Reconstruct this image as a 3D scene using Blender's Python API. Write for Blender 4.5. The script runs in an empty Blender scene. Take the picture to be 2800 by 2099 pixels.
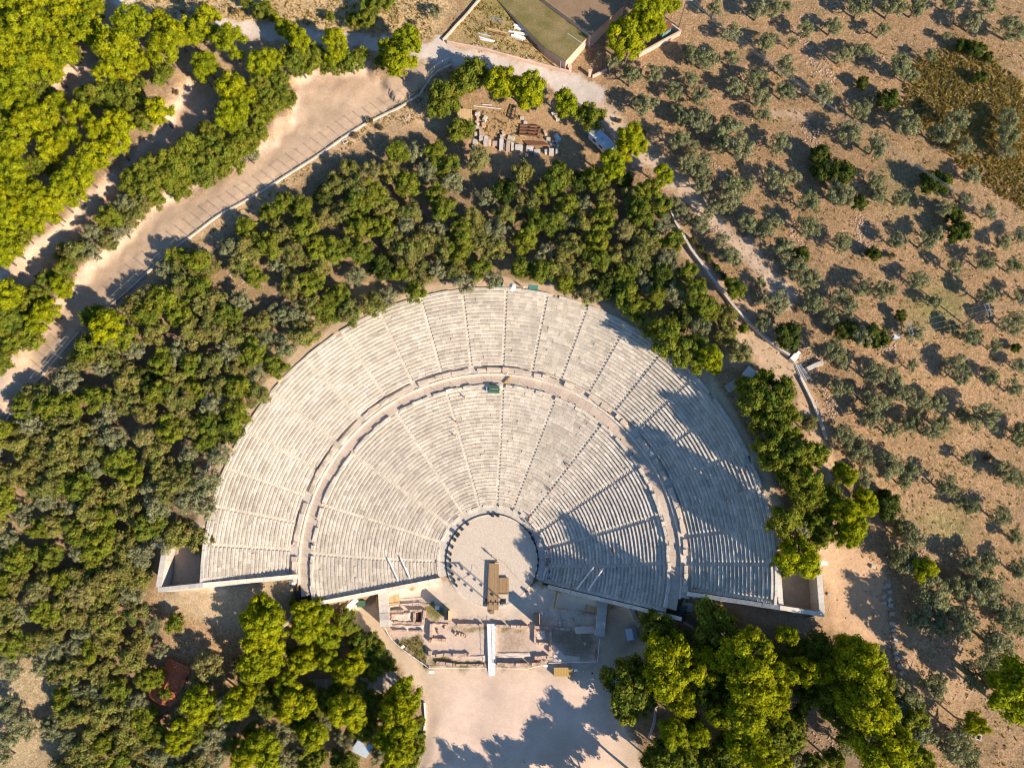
import bpy, bmesh, math, random
import numpy as np
from mathutils import Vector, Matrix
R = math.radians
# ------------------------------------------------------------ camera, sky, sun, exposure
CAM_H, CAM_F, CAM_T, CAM_R = 178.1, 2130.0, .245, .015
scn = bpy.context.scene
col = scn.collection
cd = bpy.data.cameras.new('camera'); cam = bpy.data.objects.new('camera', cd); col.objects.link(cam)
cam.location = (0, 0, CAM_H); cam.rotation_euler = (CAM_T, CAM_R, 0)
cd.sensor_width = 36; cd.lens = 36 * CAM_F / 2800; cd.clip_start = 1; cd.clip_end = 3000
scn.camera = cam
SUN_EL, SUN_AZ = R(28.5), R(129.5)          # azimuth clockwise from +Y
w = bpy.data.worlds.new('World'); scn.world = w; w.use_nodes = True
nt = w.node_tree; nt.nodes.clear()
sky = nt.nodes.new('ShaderNodeTexSky'); sky.sky_type = 'NISHITA'; sky.sun_disc = False
sky.sun_elevation = SUN_EL; sky.sun_rotation = SUN_AZ; sky.air_density = 1.0; sky.dust_density = .1; sky.ozone_density = 2.5
bg = nt.nodes.new('ShaderNodeBackground'); bg.inputs[1].default_value = .105
wo = nt.nodes.new('ShaderNodeOutputWorld'); hs = nt.nodes.new('ShaderNodeHueSaturation'); hs.inputs['Saturation'].default_value = 1.12; nt.links.new(sky.outputs[0], hs.inputs['Color']); nt.links.new(hs.outputs[0], bg.inputs[0]); nt.links.new(bg.outputs[0], wo.inputs[0])
sd = bpy.data.lights.new('sun', 'SUN'); sun = bpy.data.objects.new('sun', sd); col.objects.link(sun)
sd.energy = 5.0; sd.angle = R(.5); sd.color = (1, .85, .66)
sv = Vector((math.sin(SUN_AZ) * math.cos(SUN_EL), math.cos(SUN_AZ) * math.cos(SUN_EL), math.sin(SUN_EL)))
sun.rotation_euler = sv.to_track_quat('Z', 'Y').to_euler(); sun.location = sv * 300
scn.view_settings.view_transform = 'Standard'; scn.view_settings.look = 'None'
scn.view_settings.exposure = .85
scn.cycles.filter_width = 1.15; scn.view_settings.gamma = 1

random.seed(7); rng = np.random.default_rng(7)
U = random.uniform

# ------------------------------------------------------------ pixel -> place
def ray(px, py):
    u = (px - 1400) / CAM_F; v = (1049.5 - py) / CAM_F
    y = v * math.cos(CAM_T) + math.sin(CAM_T); q = v * math.sin(CAM_T) - math.cos(CAM_T)
    return u * math.cos(CAM_R) + q * math.sin(CAM_R), y, -u * math.sin(CAM_R) + q * math.cos(CAM_R)
def P(px, py, z=0.):
    x, y, q = ray(px, py); t = (z - CAM_H) / q
    return x * t, y * t
CX, CY = -7.15, 3.95
def pol(r, a, z=0.):
    return (CX + r * math.sin(R(a)), CY + r * math.cos(R(a)), z)

# ------------------------------------------------------------ terrain
CTRL = [(1350,1525,0),(1300,2000,-.6),(1500,1850,0),(1000,1740,.2),(1100,1850,.2),(1200,1700,0),(1600,1720,0),(1700,1750,.2),(1700,2050,0),
 (840,1740,3),(815,1690,7),(800,1610,11.5),(700,1660,10),(450,1650,11),(400,1560,12.5),(100,1450,16),(100,2050,5),(450,1900,6),(700,1900,3.5),(900,1950,1),(600,2080,3),(1050,2080,-.3),
 (1385,780,21.3),(600,1150,21.3),(1000,860,21.3),(760,1040,21.3),(520,1400,20.5),(470,1470,18),(1600,810,21.3),(1800,930,21.3),(1990,1100,21.3),(2120,1350,21),(2160,1480,19),
 (1400,650,22.5),(1400,450,24),(1450,380,24.3),(1500,200,26),(1600,100,26.5),(1350,80,28.5),(900,110,30),(1000,280,28),(600,300,31),(500,600,28),(250,800,26),(300,500,30),(100,300,34),(0,0,37),(60,1000,24.5),(200,1200,21),(700,20,33),
 (2100,900,21.5),(2250,1100,20.5),(2400,900,22),(2700,300,27),(2000,300,25),(2400,50,28),(2780,1000,19.5),(2500,1300,17.5),(2700,1600,13),(2750,2050,9),(2300,1450,16.5),(2300,1600,14),(2350,1780,11),(2400,2050,7),
 (1950,1780,6.5),(1890,1630,11.2),(2100,1720,12),(1800,1720,4.5),(1830,2000,1.5),(2150,1950,5),(-400,-200,44),(3200,-200,32),(-400,2300,10),(3200,2300,9),(1400,-300,32),(1400,2500,-2),(-400,1100,24),(3200,1100,18)]
_c = np.array([(*P(x, y, z), z) for x, y, z in CTRL])
def _tps_fit(c):
    n = len(c); d = np.hypot(c[:, None, 0] - c[None, :, 0], c[:, None, 1] - c[None, :, 1])
    K = d + np.eye(n) * -.0
    Pm = np.c_[np.ones(n), c[:, :2]]
    A = np.block([[K, Pm], [Pm.T, np.zeros((3, 3))]])
    return np.linalg.solve(A, np.r_[c[:, 2], 0, 0, 0])
_s = _tps_fit(_c)
def sst(t): t = np.clip(t, 0, 1); return t * t * (3 - 2 * t)
def segdist(x, y, pts):
    """signed distance to a polyline (left side positive) and unsigned distance"""
    best = np.full(x.shape, 1e9); sg = np.zeros(x.shape)
    for (ax, ay), (bx, by) in zip(pts[:-1], pts[1:]):
        dx, dy = bx - ax, by - ay; L2 = dx * dx + dy * dy
        t = np.clip(((x - ax) * dx + (y - ay) * dy) / L2, 0, 1)
        d = np.hypot(x - ax - t * dx, y - ay - t * dy)
        s = np.sign(dx * (y - ay) - dy * (x - ax))
        m = d < best; best = np.where(m, d, best); sg = np.where(m, s, sg)
    return best, sg
def inpoly(x, y, pts):
    r = np.zeros(x.shape, bool); n = len(pts)
    for i in range(n):
        (ax, ay), (bx, by) = pts[i], pts[i - 1]
        c = ((ay > y) != (by > y)) & (x < (bx - ax) * (y - ay) / (by - ay + 1e-12) + ax)
        r ^= c
    return r
def wob(x, y, k, s):
    r = random.Random(s); o = 0
    for i in range(5):
        a = r.uniform(0, 6.28); f = k * r.uniform(.6, 1.9); o = o + np.sin((x * math.cos(a) + y * math.sin(a)) * f + r.uniform(0, 6.28)) / 5 ** .5
    return o
BANKS = [([(-40,1120),(60,930),(160,810),(330,650),(430,560),(560,480),(740,390),(800,330),(812,225),(900,205),(1000,190),(1060,240)],28,1.6,5),
         ([(-40,790),(60,690),(130,640),(300,490),(440,365),(520,220)],31,1.5,5),
         ([(60,300),(130,245),(240,150)],34,1.3,4),
         ([(2420,1560),(2425,1700),(2450,1850)],13,-.6,4)]
BK = [([P(a, b, z) for a, b in pts], h, wd) for pts, z, h, wd in BANKS]
WL0, WL1 = (-18.4, -.1), (-44.0, -5.2)      # lower end walls
WR0, WR1 = (5.2, -1.6), (31.9, -7.9)
VL0, VL1 = (-46.9, .5), (-72.1, -2.1)       # upper end walls
VR0, VR1 = (33.3, -2.9), (57.9, -6.7)
R0, RP, NL, H0, HL = 12.4, .741, 34, .35, .335
RU, UPt, NU, ZU, HU = 41.7, .683, 21, 12.45, .42
RIM = RU + NU * UPt
SECT = [WL0, WL1, (-46.2, -4.2), VL0] + [pol(RIM + .1, a)[:2] for a in range(-95, 100, 3)] + [VR0, (34.0, -6.5), WR1, WR0]
COURT_L = [(-63.3, -2.0), (-71.8, -2.6), (-71.4, 8.5), (-63.3, 9.5)]
COURT_R = [(49.2, -6.0), (57.6, -7.2), (57.6, 5.5), (49.2, 5.5)]
def cavea(r):
    z = np.where(r < R0, 0., np.where(r < 37.6, H0 + (r - R0) / RP * HL, np.where(r < RU, 11.8, ZU + (r - RU) / UPt * HU)))
    return z
def terrain(x, y):
    x = np.asarray(x, float); y = np.asarray(y, float); z = _s[-3] + _s[-2] * x + _s[-1] * y
    for i in range(len(_c)): z = z + _s[i] * np.hypot(x - _c[i, 0], y - _c[i, 1])
    for pts, h, wd in BK:
        d, s = segdist(x + .5 * wob(x, y, 1.1, 3), y + .5 * wob(x, y, 1.2, 4), pts)
        z = z + h * .5 * np.tanh(s * d / .8) * np.exp(-(d / wd) ** 2)
    rr = np.hypot(x - CX, y - CY); aa = np.degrees(np.arctan2(x - CX, y - CY))
    ins = (aa > -95) & (aa < 99)
    k = sst((rr - RIM - 2.5) / 5); z = np.where(ins & (rr >= RIM - 1) & (k < 1), 21.15 * (1 - k) + z * k, z)
    flat = inpoly(x, y, FLAT); df = segdist(x, y, FLAT + FLAT[:1])[0]
    k = sst(df / 4); z = np.where(flat, z * (1 - k), z)
    z = z + .07 * wob(x, y, .5, 8) + .03 * wob(x, y, 2.1, 9) * (1 - .7 * flat)
    z = np.where(inpoly(x, y, COURT_L), 16.6, z); z = np.where(inpoly(x, y, COURT_R), 16.0, z)
    z = np.where(inpoly(x, y, SECT), np.where(rr < R0 - .2, -.1, np.minimum(z, cavea(rr) - 1.6)), z)
    z = np.where(rr < 12.7, -.1, z)
    return z
FLAT = [P(a, b, 0) for a, b in [(890,1700),(960,1612),(1200,1560),(1350,1400),(1500,1590),(1700,1640),(1770,1690),(1790,1760),(1700,1850),(1700,1960),(1790,2140),(1120,2140),(1160,1960),(1130,1850),(1000,1760)]]
def G(px, py, up=0.):
    """the point of the ground (plus up) seen at a pixel of the photograph"""
    z = 10.
    for _ in range(14):
        x, y = P(px, py, z + up); z = .4 * z + .6 * tz(x, y)
    return x, y, z
def poly(pts): return [G(a, b)[:2] for a, b in pts]

# ------------------------------------------------------------ helpers
def link(o, parent=None):
    col.objects.link(o)
    if parent is not None: o.parent = parent
    return o
def tag(o, label=None, cat=None, group=None, kind=None):
    if label: o['label'] = short(label)
    if cat: o['category'] = cat
    if group: o['group'] = group
    if kind: o['kind'] = kind
    return o
def empty(name, loc, label, cat, group=None, rz=0.):
    o = link(bpy.data.objects.new(name, None)); o.location = loc; o.rotation_euler = (0, 0, rz); o.empty_display_size = .3
    return tag(o, label, cat, group)
class MB:
    def __init__(s): s.v = []; s.f = []; s.m = []; s.c = []
    def face(s, pts, m=0, c=1.):
        n = len(s.v); s.v.extend(pts); s.f.append(tuple(range(n, n + len(pts)))); s.m.append(m); s.c.append(c)
    def box(s, x0, x1, y0, y1, z0, z1, m=0, c=1., M=None, j=0., bev=0.):
        n = len(s.v)
        vs = [(x, y, z) for z in (z0, z1) for x, y in ((x0, y0), (x1, y0), (x1, y1), (x0, y1))]
        if j: vs = [(x + U(-j, j), y + U(-j, j), z + (U(-j, j) if i > 3 else 0)) for i, (x, y, z) in enumerate(vs)]
        if M is not None: vs = [tuple(M @ Vector(p)) for p in vs]
        s.v.extend(vs)
        for f in ((0, 3, 2, 1), (4, 5, 6, 7), (0, 1, 5, 4), (1, 2, 6, 5), (2, 3, 7, 6), (3, 0, 4, 7)):
            s.f.append(tuple(n + i for i in f)); s.m.append(m); s.c.append(c)
    def tube(s, a, b, r, r2=None, n=6, m=0, c=1.):
        a = Vector(a); b = Vector(b); d = (b - a); r2 = r if r2 is None else r2
        if d.length < 1e-6: return
        u = d.orthogonal().normalized(); w_ = d.normalized().cross(u); k = len(s.v)
        for p, q in ((a, r), (b, r2)):
            for i in range(n):
                t = 2 * math.pi * i / n; s.v.append(tuple(p + u * (q * math.cos(t)) + w_ * (q * math.sin(t))))
        for i in range(n):
            s.f.append((k + i, k + (i + 1) % n, k + n + (i + 1) % n, k + n + i)); s.m.append(m); s.c.append(c)
        s.f.append(tuple(k + n + i for i in range(n))); s.m.append(m); s.c.append(c)
        s.f.append(tuple(k + n - 1 - i for i in range(n))); s.m.append(m); s.c.append(c)
    def prism(s, pts, z0, z1, m=0, c=1., top=None):
        n = len(pts); zt = top or [z1] * n
        s.face([(x, y, q) for (x, y), q in zip(pts, zt)], m if not isinstance(m, tuple) else m[0], c)
        for i in range(n):
            a, b = pts[i], pts[(i + 1) % n]
            s.face([(a[0], a[1], z0), (b[0], b[1], z0), (b[0], b[1], zt[(i + 1) % n]), (a[0], a[1], zt[i])], m if not isinstance(m, tuple) else m[1], c)
        s.face([(x, y, z0) for x, y in reversed(pts)], m if not isinstance(m, tuple) else m[1], c)
    def rock(s, c0, r, seed, m=0, c=1., flat=.7):
        bm = bmesh.new(); bmesh.ops.create_icosphere(bm, subdivisions=1, radius=1); q = random.Random(seed); n = len(s.v)
        sx, sy = q.uniform(.7, 1.2), q.uniform(.7, 1.2)
        for v in bm.verts:
            k = q.uniform(.75, 1.15); s.v.append((c0[0] + v.co.x * r * k * sx, c0[1] + v.co.y * r * k * sy, c0[2] + v.co.z * r * k * flat))
        for f in bm.faces: s.f.append(tuple(n + v.index for v in f.verts)); s.m.append(m); s.c.append(c)
        bm.free()
    def build(s, name, mats, parent=None, smooth=False):
        me = bpy.data.meshes.new(name); me.from_pydata(s.v, [], s.f)
        if not isinstance(mats, (list, tuple)): mats = [mats]
        for m_ in mats: me.materials.append(m_)
        me.polygons.foreach_set('material_index', s.m)
        at = me.attributes.new('tone', 'FLOAT', 'FACE'); at.data.foreach_set('value', s.c)
        if smooth: me.polygons.foreach_set('use_smooth', [True] * len(s.f))
        me.update(); return link(bpy.data.objects.new(name, me), parent)
def pct(px, py): return '%d%% across and %d%% down the photo' % (round(px / 28), round(py / 20.99))
import re
def nw(l): return len(re.findall(r"[A-Za-z0-9']+", l))
def short(l):
    if nw(l) > 16: l = l.replace('% across and', '% across,')
    if nw(l) > 16: l = l.replace(' down the photo', ' down')
    if nw(l) > 16: l = l.replace(', pale', '').replace(' lying', '').replace(' on the mossy platform', '').replace(' in the ruins', '')
    return l
_seen = {}
def uniq(lab):
    """labels single one thing out; a collision gets a finer place"""
    return lab

# ------------------------------------------------------------ materials
def newmat(name):
    m = bpy.data.materials.new(name); m.use_nodes = True; t = m.node_tree; t.nodes.clear()
    out = t.nodes.new('ShaderNodeOutputMaterial'); b = t.nodes.new('ShaderNodeBsdfPrincipled'); t.links.new(b.outputs[0], out.inputs[0])
    return m, t, b, out
def N(t, ty, **k):
    n = t.nodes.new(ty)
    for a, v in k.items(): setattr(n, a, v)
    return n
def noise(t, vec, scale, detail=4, rough=.6):
    n = N(t, 'ShaderNodeTexNoise'); n.inputs['Scale'].default_value = scale; n.inputs['Detail'].default_value = detail; n.inputs['Roughness'].default_value = rough
    t.links.new(vec, n.inputs['Vector']); return n.outputs[0]
def ramp(t, f, stops):
    r = N(t, 'ShaderNodeValToRGB'); e = r.color_ramp.elements
    while len(e) < len(stops): e.new(.5)
    for q, (p, c) in zip(e, stops): q.position = p; q.color = (c, c, c, 1) if not isinstance(c, tuple) else (*c, 1)
    t.links.new(f, r.inputs[0]); return r.outputs[0]
def mix(t, f, a, b, mode='MIX'):
    n = N(t, 'ShaderNodeMix', data_type='RGBA', blend_type=mode)
    for i, v in ((0, f), (6, a), (7, b)):
        if isinstance(v, (int, float)): n.inputs[i].default_value = v
        elif isinstance(v, tuple): n.inputs[i].default_value = (*v, 1)
        else: t.links.new(v, n.inputs[i])
    return n.outputs[2]
def math_(t, op, a, b):
    n = N(t, 'ShaderNodeMath', operation=op)
    for i, v in enumerate((a, b)):
        if isinstance(v, (int, float)): n.inputs[i].default_value = v
        else: t.links.new(v, n.inputs[i])
    return n.outputs[0]
def bump(t, b, h, s, d):
    n = N(t, 'ShaderNodeBump'); n.inputs['Strength'].default_value = s; n.inputs['Distance'].default_value = d
    t.links.new(h, n.inputs['Height']); t.links.new(n.outputs[0], b.inputs['Normal'])
def mat(name, c, c2=None, scale=2., rough=.8, metal=0., bmp=.02, amt=.5):
    """general worn surface: two tones mixed by noise, multiplied by the per-face tone"""
    m, t, b, out = newmat(name); g = N(t, 'ShaderNodeNewGeometry').outputs['Position']
    c2 = c2 or tuple(x * .65 for x in c)
    f = ramp(t, noise(t, g, scale, 6), [(.35, 0.), (.7, 1.)])
    a = mix(t, math_(t, 'MULTIPLY', f, amt), c, c2)
    f2 = ramp(t, noise(t, g, scale * 7, 3), [(.3, .8), (.7, 1.12)])
    a = mix(t, 1., a, f2, 'MULTIPLY')
    at = N(t, 'ShaderNodeAttribute', attribute_name='tone'); a = mix(t, 1., a, at.outputs['Fac'], 'MULTIPLY')
    t.links.new(a, b.inputs['Base Color']); b.inputs['Roughness'].default_value = rough; b.inputs['Metallic'].default_value = metal
    if bmp: bump(t, b, noise(t, g, scale * 5, 5), .5, bmp)
    return m
def stone_mat(name, c, c2, c3):
    m, t, b, out = newmat(name); g = N(t, 'ShaderNodeNewGeometry').outputs['Position']
    f = ramp(t, noise(t, g, .22, 6), [(.38, 0.), (.66, 1.)]); a = mix(t, f, c, c2)
    f = ramp(t, noise(t, g, 1.3, 6, .7), [(.52, 0.), (.72, 1.)]); a = mix(t, math_(t, 'MULTIPLY', f, .75), a, c3)
    f = ramp(t, noise(t, g, 5., 4, .7), [(.3, .74), (.72, 1.15)]); a = mix(t, 1., a, f, 'MULTIPLY')
    at = N(t, 'ShaderNodeAttribute', attribute_name='tone'); a = mix(t, 1., a, at.outputs['Fac'], 'MULTIPLY')
    t.links.new(a, b.inputs['Base Color']); b.inputs['Roughness'].default_value = .85
    bump(t, b, noise(t, g, 7, 6, .7), .6, .04)
    return m
LIME = stone_mat('limestone', (.64, .575, .49), (.57, .505, .42), (.46, .36, .27))
BENCH = stone_mat('bench_stone', (.60, .51, .42), (.54, .43, .33), (.42, .30, .21))
PAVE = stone_mat('pink_paving', (.55, .45, .36), (.50, .40, .32), (.40, .30, .23))
PALE = stone_mat('pale_paving', (.56, .51, .45), (.50, .46, .40), (.42, .37, .31))
RUIN = stone_mat('reddish_ruin_stone', (.56, .43, .34), (.50, .33, .23), (.33, .2, .14))
GREYST = stone_mat('grey_stone', (.56, .52, .47), (.48, .43, .38), (.33, .28, .24))
CONC = mat('concrete', (.55, .48, .41), (.40, .34, .28), 1.5)
PINKW = mat('pink_plaster', (.62, .44, .35), (.45, .30, .23), 1.)
WOOD = mat('stage_boards', (.34, .22, .11), (.24, .15, .08), 3., amt=.6)
TANW = mat('light_timber', (.60, .42, .22), (.46, .31, .16), 2.)
YEL = mat('yellow_timber', (.46, .30, .09), (.32, .20, .07), 3.)
WHITE = mat('white_paint', (.78, .77, .74), (.62, .62, .60), 2., bmp=0)
GREYM = mat('grey_metal', (.42, .43, .44), (.3, .3, .3), 3., .45, .5, 0)
BLACK = mat('black_metal', (.025, .025, .03), (.05, .045, .04), 3., .5, .2, 0)
RUST = mat('rusty_iron', (.20, .08, .04), (.10, .045, .03), 3., .8)
BLUEW = mat('pale_blue_sheet', (.52, .60, .68), (.40, .46, .52), 2., .5, bmp=0)
GREENT = mat('green_tarpaulin', (.05, .12, .07), (.03, .08, .05), 3.)
TEAL = mat('teal_sheet', (.07, .25, .22), (.05, .17, .16), 3.)
TILE = mat('terracotta_tile', (.50, .13, .045), (.34, .085, .035), 2.5, amt=.7)
MOSS = None
BARK = mat('bark', (.16, .11, .08), (.10, .07, .05), 5.)
SKIN = mat('skin', (.50, .30, .21), None, 8, bmp=0, amt=.1)
GLASS = mat('dark_window_glass', (.03, .04, .05), None, 2, .15, 0, 0, .2)
def foliage(name, ca, cb, cc, trans=.3):
    m, t, b, out = newmat(name); t.nodes.remove(b)
    oi = N(t, 'ShaderNodeObjectInfo'); at = N(t, 'ShaderNodeAttribute', attribute_name='tone'); g = N(t, 'ShaderNodeNewGeometry').outputs['Position']
    a = mix(t, oi.outputs['Random'], ca, cb)
    a = mix(t, ramp(t, noise(t, g, .5, 3), [(.42, 0.), (.62, 1.)]), a, mix(t, .65, a, cc))
    a = mix(t, 1., a, at.outputs['Fac'], 'MULTIPLY')
    d = N(t, 'ShaderNodeBsdfDiffuse'); tr = N(t, 'ShaderNodeBsdfTranslucent'); ms = N(t, 'ShaderNodeMixShader'); ms.inputs[0].default_value = trans
    t.links.new(a, d.inputs[0]); t.links.new(mix(t, 1., a, (1.15, 1.1, .6), 'MULTIPLY'), tr.inputs[0])
    t.links.new(d.outputs[0], ms.inputs[1]); t.links.new(tr.outputs[0], ms.inputs[2]); t.links.new(ms.outputs[0], out.inputs[0])
    return m
F_PINE = foliage('pine_needles', (.38, .37, .010), (.27, .30, .012), (.17, .22, .015))
F_OAK = foliage('oak_leaves', (.19, .22, .022), (.11, .155, .024), (.24, .22, .03), .28)
F_BROAD = foliage('broad_leaves', (.25, .25, .055), (.16, .19, .05), (.25, .18, .07), .28)
F_OLIVE = foliage('olive_leaves', (.26, .26, .14), (.19, .21, .10), (.27, .26, .13), .25)
F_DARK = foliage('dark_leaves', (.05, .075, .015), (.07, .09, .02), (.10, .11, .02), .2)
F_DRY = foliage('dry_twigs', (.22, .16, .10), (.18, .13, .08), (.12, .11, .06), .2)
F_PALE = foliage('pale_leaves', (.30, .27, .09), (.24, .24, .09), (.20, .17, .08), .25)
F_GRASS = foliage('dry_grass', (.40, .29, .10), (.32, .25, .09), (.20, .19, .06), .35)

# ------------------------------------------------------------ ground
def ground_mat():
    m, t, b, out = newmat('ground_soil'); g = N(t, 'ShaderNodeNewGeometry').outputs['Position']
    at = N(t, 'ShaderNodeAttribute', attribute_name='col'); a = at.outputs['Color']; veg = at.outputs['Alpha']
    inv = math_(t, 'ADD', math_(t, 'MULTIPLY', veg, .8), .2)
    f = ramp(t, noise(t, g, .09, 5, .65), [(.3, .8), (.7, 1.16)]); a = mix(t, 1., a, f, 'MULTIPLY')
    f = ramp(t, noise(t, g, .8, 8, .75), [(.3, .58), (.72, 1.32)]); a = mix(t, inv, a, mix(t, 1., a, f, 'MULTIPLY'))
    # dry and green weeds where veg is high
    f = ramp(t, noise(t, g, 2.2, 7, .8), [(.47, 0.), (.56, 1.)])
    f2 = ramp(t, noise(t, g, .12, 4), [(.35, 0.), (.6, 1.)])
    a = mix(t, math_(t, 'MULTIPLY', math_(t, 'MULTIPLY', f, veg), .8), a, mix(t, f2, (.20, .15, .065), (.13, .125, .04)))
    f = ramp(t, noise(t, g, 3.2, 5, .85), [(.3, .6), (.7, 1.35)]); a = mix(t, inv, a, mix(t, 1., a, f, 'MULTIPLY'))
    # pale pebbles
    vo = N(t, 'ShaderNodeTexVoronoi'); vo.inputs['Scale'].default_value = 1.6; t.links.new(g, vo.inputs['Vector'])
    f = ramp(t, vo.outputs['Distance'], [(.10, 1.), (.16, 0.)])
    f3 = ramp(t, noise(t, g, .35, 3), [(.48, 0.), (.6, 1.)])
    a = mix(t, math_(t, 'MULTIPLY', math_(t, 'MULTIPLY', f, f3), math_(t, 'MULTIPLY', veg, .8)), a, (.60, .50, .40))
    t.links.new(a, b.inputs['Base Color']); b.inputs['Roughness'].default_value = .95
    b.inputs['Specular IOR Level'].default_value = .15
    h = math_(t, 'ADD', noise(t, g, 1.5, 8, .75), math_(t, 'MULTIPLY', f, .2)); n = N(t, 'ShaderNodeBump')
    n.inputs['Distance'].default_value = .22; t.links.new(math_(t, 'ADD', math_(t, 'MULTIPLY', veg, .9), .1), n.inputs['Strength'])
    t.links.new(h, n.inputs['Height']); t.links.new(n.outputs[0], b.inputs['Normal'])
    return m
GM = ground_mat()
def axis(a, b, st, ext):
    c = list(np.arange(a, b, st)); lo, hi, s = a, c[-1], st
    L, Hh = [], []
    while hi < ext or lo > -ext:
        s *= 1.5; lo -= s; hi += s; L.append(lo); Hh.append(hi)
    return np.array(L[::-1] + c + Hh)
xs = axis(-124, 122, .55, 700); ys = axis(-44, 135, .55, 700)
X, Y = np.meshgrid(xs, ys); Zt = terrain(X, Y)
def tz(x, y):
    j = min(max(int(np.searchsorted(xs, x)) - 1, 0), len(xs) - 2); i = min(max(int(np.searchsorted(ys, y)) - 1, 0), len(ys) - 2)
    u = (x - xs[j]) / (xs[j + 1] - xs[j]); v = (y - ys[i]) / (ys[i + 1] - ys[i])
    return float((Zt[i, j] * (1 - u) + Zt[i, j + 1] * u) * (1 - v) + (Zt[i + 1, j] * (1 - u) + Zt[i + 1, j + 1] * u) * v)
COLR = np.zeros(X.shape + (4,)); RID = np.zeros(X.shape, int)
COLR[:] = (.40, .245, .145, .95)
wx = X + .55 * wob(X, Y, .9, 21) + .3 * wob(X, Y, 2.5, 22); wy = Y + .55 * wob(X, Y, .9, 23) + .3 * wob(X, Y, 2.5, 24)
def paint(pts, c, rid=None, soft=1.2, world=False, crisp=False):
    q = pts if world else poly(pts)
    x_, y_ = (X, Y) if crisp else (wx, wy)
    x0, x1 = min(p[0] for p in q) - 6, max(p[0] for p in q) + 6; y0, y1 = min(p[1] for p in q) - 6, max(p[1] for p in q) + 6
    i0, i1 = np.searchsorted(ys, y0), np.searchsorted(ys, y1); j0, j1 = np.searchsorted(xs, x0), np.searchsorted(xs, x1)
    sl = (slice(i0, i1), slice(j0, j1)); xx, yy = x_[sl], y_[sl]
    ins = inpoly(xx, yy, q); d = segdist(xx, yy, list(q) + [q[0]])[0]
    k = np.clip(.5 + np.where(ins, d, -d) / soft / 2, 0, 1)[..., None]
    COLR[sl] = COLR[sl] * (1 - k) + np.array(c) * k
    if rid is not None: RID[sl] = np.where(ins, rid, RID[sl])
def strip(pts, wd, c, rid=None, soft=1.):
    q = [G(a, b)[:2] for a, b in pts]; d = segdist(wx, wy, q)[0]
    k = np.clip(.5 + (wd - d) / soft / 2, 0, 1)[..., None]
    COLR[:] = COLR * (1 - k) + np.array(c) * k
    if rid is not None: RID[:] = np.where(d < wd, rid, RID)
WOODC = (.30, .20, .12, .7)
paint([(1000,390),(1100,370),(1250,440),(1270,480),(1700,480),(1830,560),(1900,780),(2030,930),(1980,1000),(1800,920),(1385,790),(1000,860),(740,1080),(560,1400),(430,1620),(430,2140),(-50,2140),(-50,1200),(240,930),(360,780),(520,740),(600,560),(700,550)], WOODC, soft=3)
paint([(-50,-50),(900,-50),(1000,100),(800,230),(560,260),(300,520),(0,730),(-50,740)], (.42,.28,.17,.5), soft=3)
paint([(330,-60),(1260,-60),(1200,110),(900,90),(400,70)], (.50,.35,.20,.8))
# terraces of pale dirt
paint([(1240,172),(1130,150),(1050,215),(1000,190),(950,195),(900,208),(815,220),(808,320),(750,320),(735,380),(690,430),(600,500),(440,560),(320,650),(200,760),(150,840),(80,890),(20,985),(-60,1040),(-60,1240),(0,1178),(120,1025),(218,910),(285,850),(490,672),(700,535),(880,420),(1000,340),(1145,262),(1190,200)], (.46,.335,.235,.12), 3)
paint([(1240,172),(1145,262),(1000,340),(880,420),(700,535),(490,672),(285,850),(300,900),(480,740),(620,640),(720,560),(900,440),(1010,370),(1240,350),(1260,280),(1210,210)], (.46,.32,.20,.6))
paint([(-60,800),(0,735),(60,690),(130,640),(300,500),(345,440),(440,370),(500,250),(580,260),(560,330),(440,430),(330,500),(250,610),(140,710),(100,780),(0,770),(-60,860)], (.44,.30,.20,.2), 3)
paint([(90,265),(150,205),(230,140),(275,180),(250,240),(160,262),(110,300)], (.48,.35,.25,.2), 3)
paint([(812,222),(880,206),(1000,185),(1040,230),(960,290),(860,280),(815,330)], (.52,.37,.26,.15))
for q in [[(-40,1130),(60,935),(160,818),(330,658),(430,570),(560,488),(745,392)], [(-40,795),(60,698),(130,650),(300,500),(440,372),(515,235)], [(75,295),(130,245),(240,150)]]:
    strip(q, .75, (.58, .43, .33, .1))
strip([(810,330),(812,225),(900,205),(1000,190)], .8, (.58, .43, .33, .1))
# tracks and the concrete road
strip([(1640,290),(1690,350),(1740,420),(1800,450),(1870,520),(1950,600),(2010,660),(2090,740),(2150,810)], 2.1, (.52,.39,.29,.25), 2)
strip([(1838,560),(1850,640),(1930,740),(2010,820),(2090,900),(2150,980),(2190,1060),(2230,1150),(2262,1240),(2280,1330)], 1.7, (.50,.34,.22,.25), 2)
paint([(2010,880),(2120,930),(2190,1040),(2130,1060),(2070,980),(1990,1010),(1960,1000)], (.52,.37,.25,.25), 2)
strip([(2120,310),(2210,318)], .9, (.50,.36,.25,.3)); 
strip([(330,-20),(360,30),(440,62),(560,68),(700,85),(800,97),(930,112),(1060,118),(1150,132),(1250,158),(1330,175)], 1.9, (.52,.44,.39,.1), 1, .5)
paint([(1130,120),(1205,108),(1330,130),(1540,190),(1650,235),(1652,275),(1600,330),(1560,270),(1480,225),(1380,195),(1250,178),(1180,175)], (.52,.45,.40,.08), 1, .4)
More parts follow.
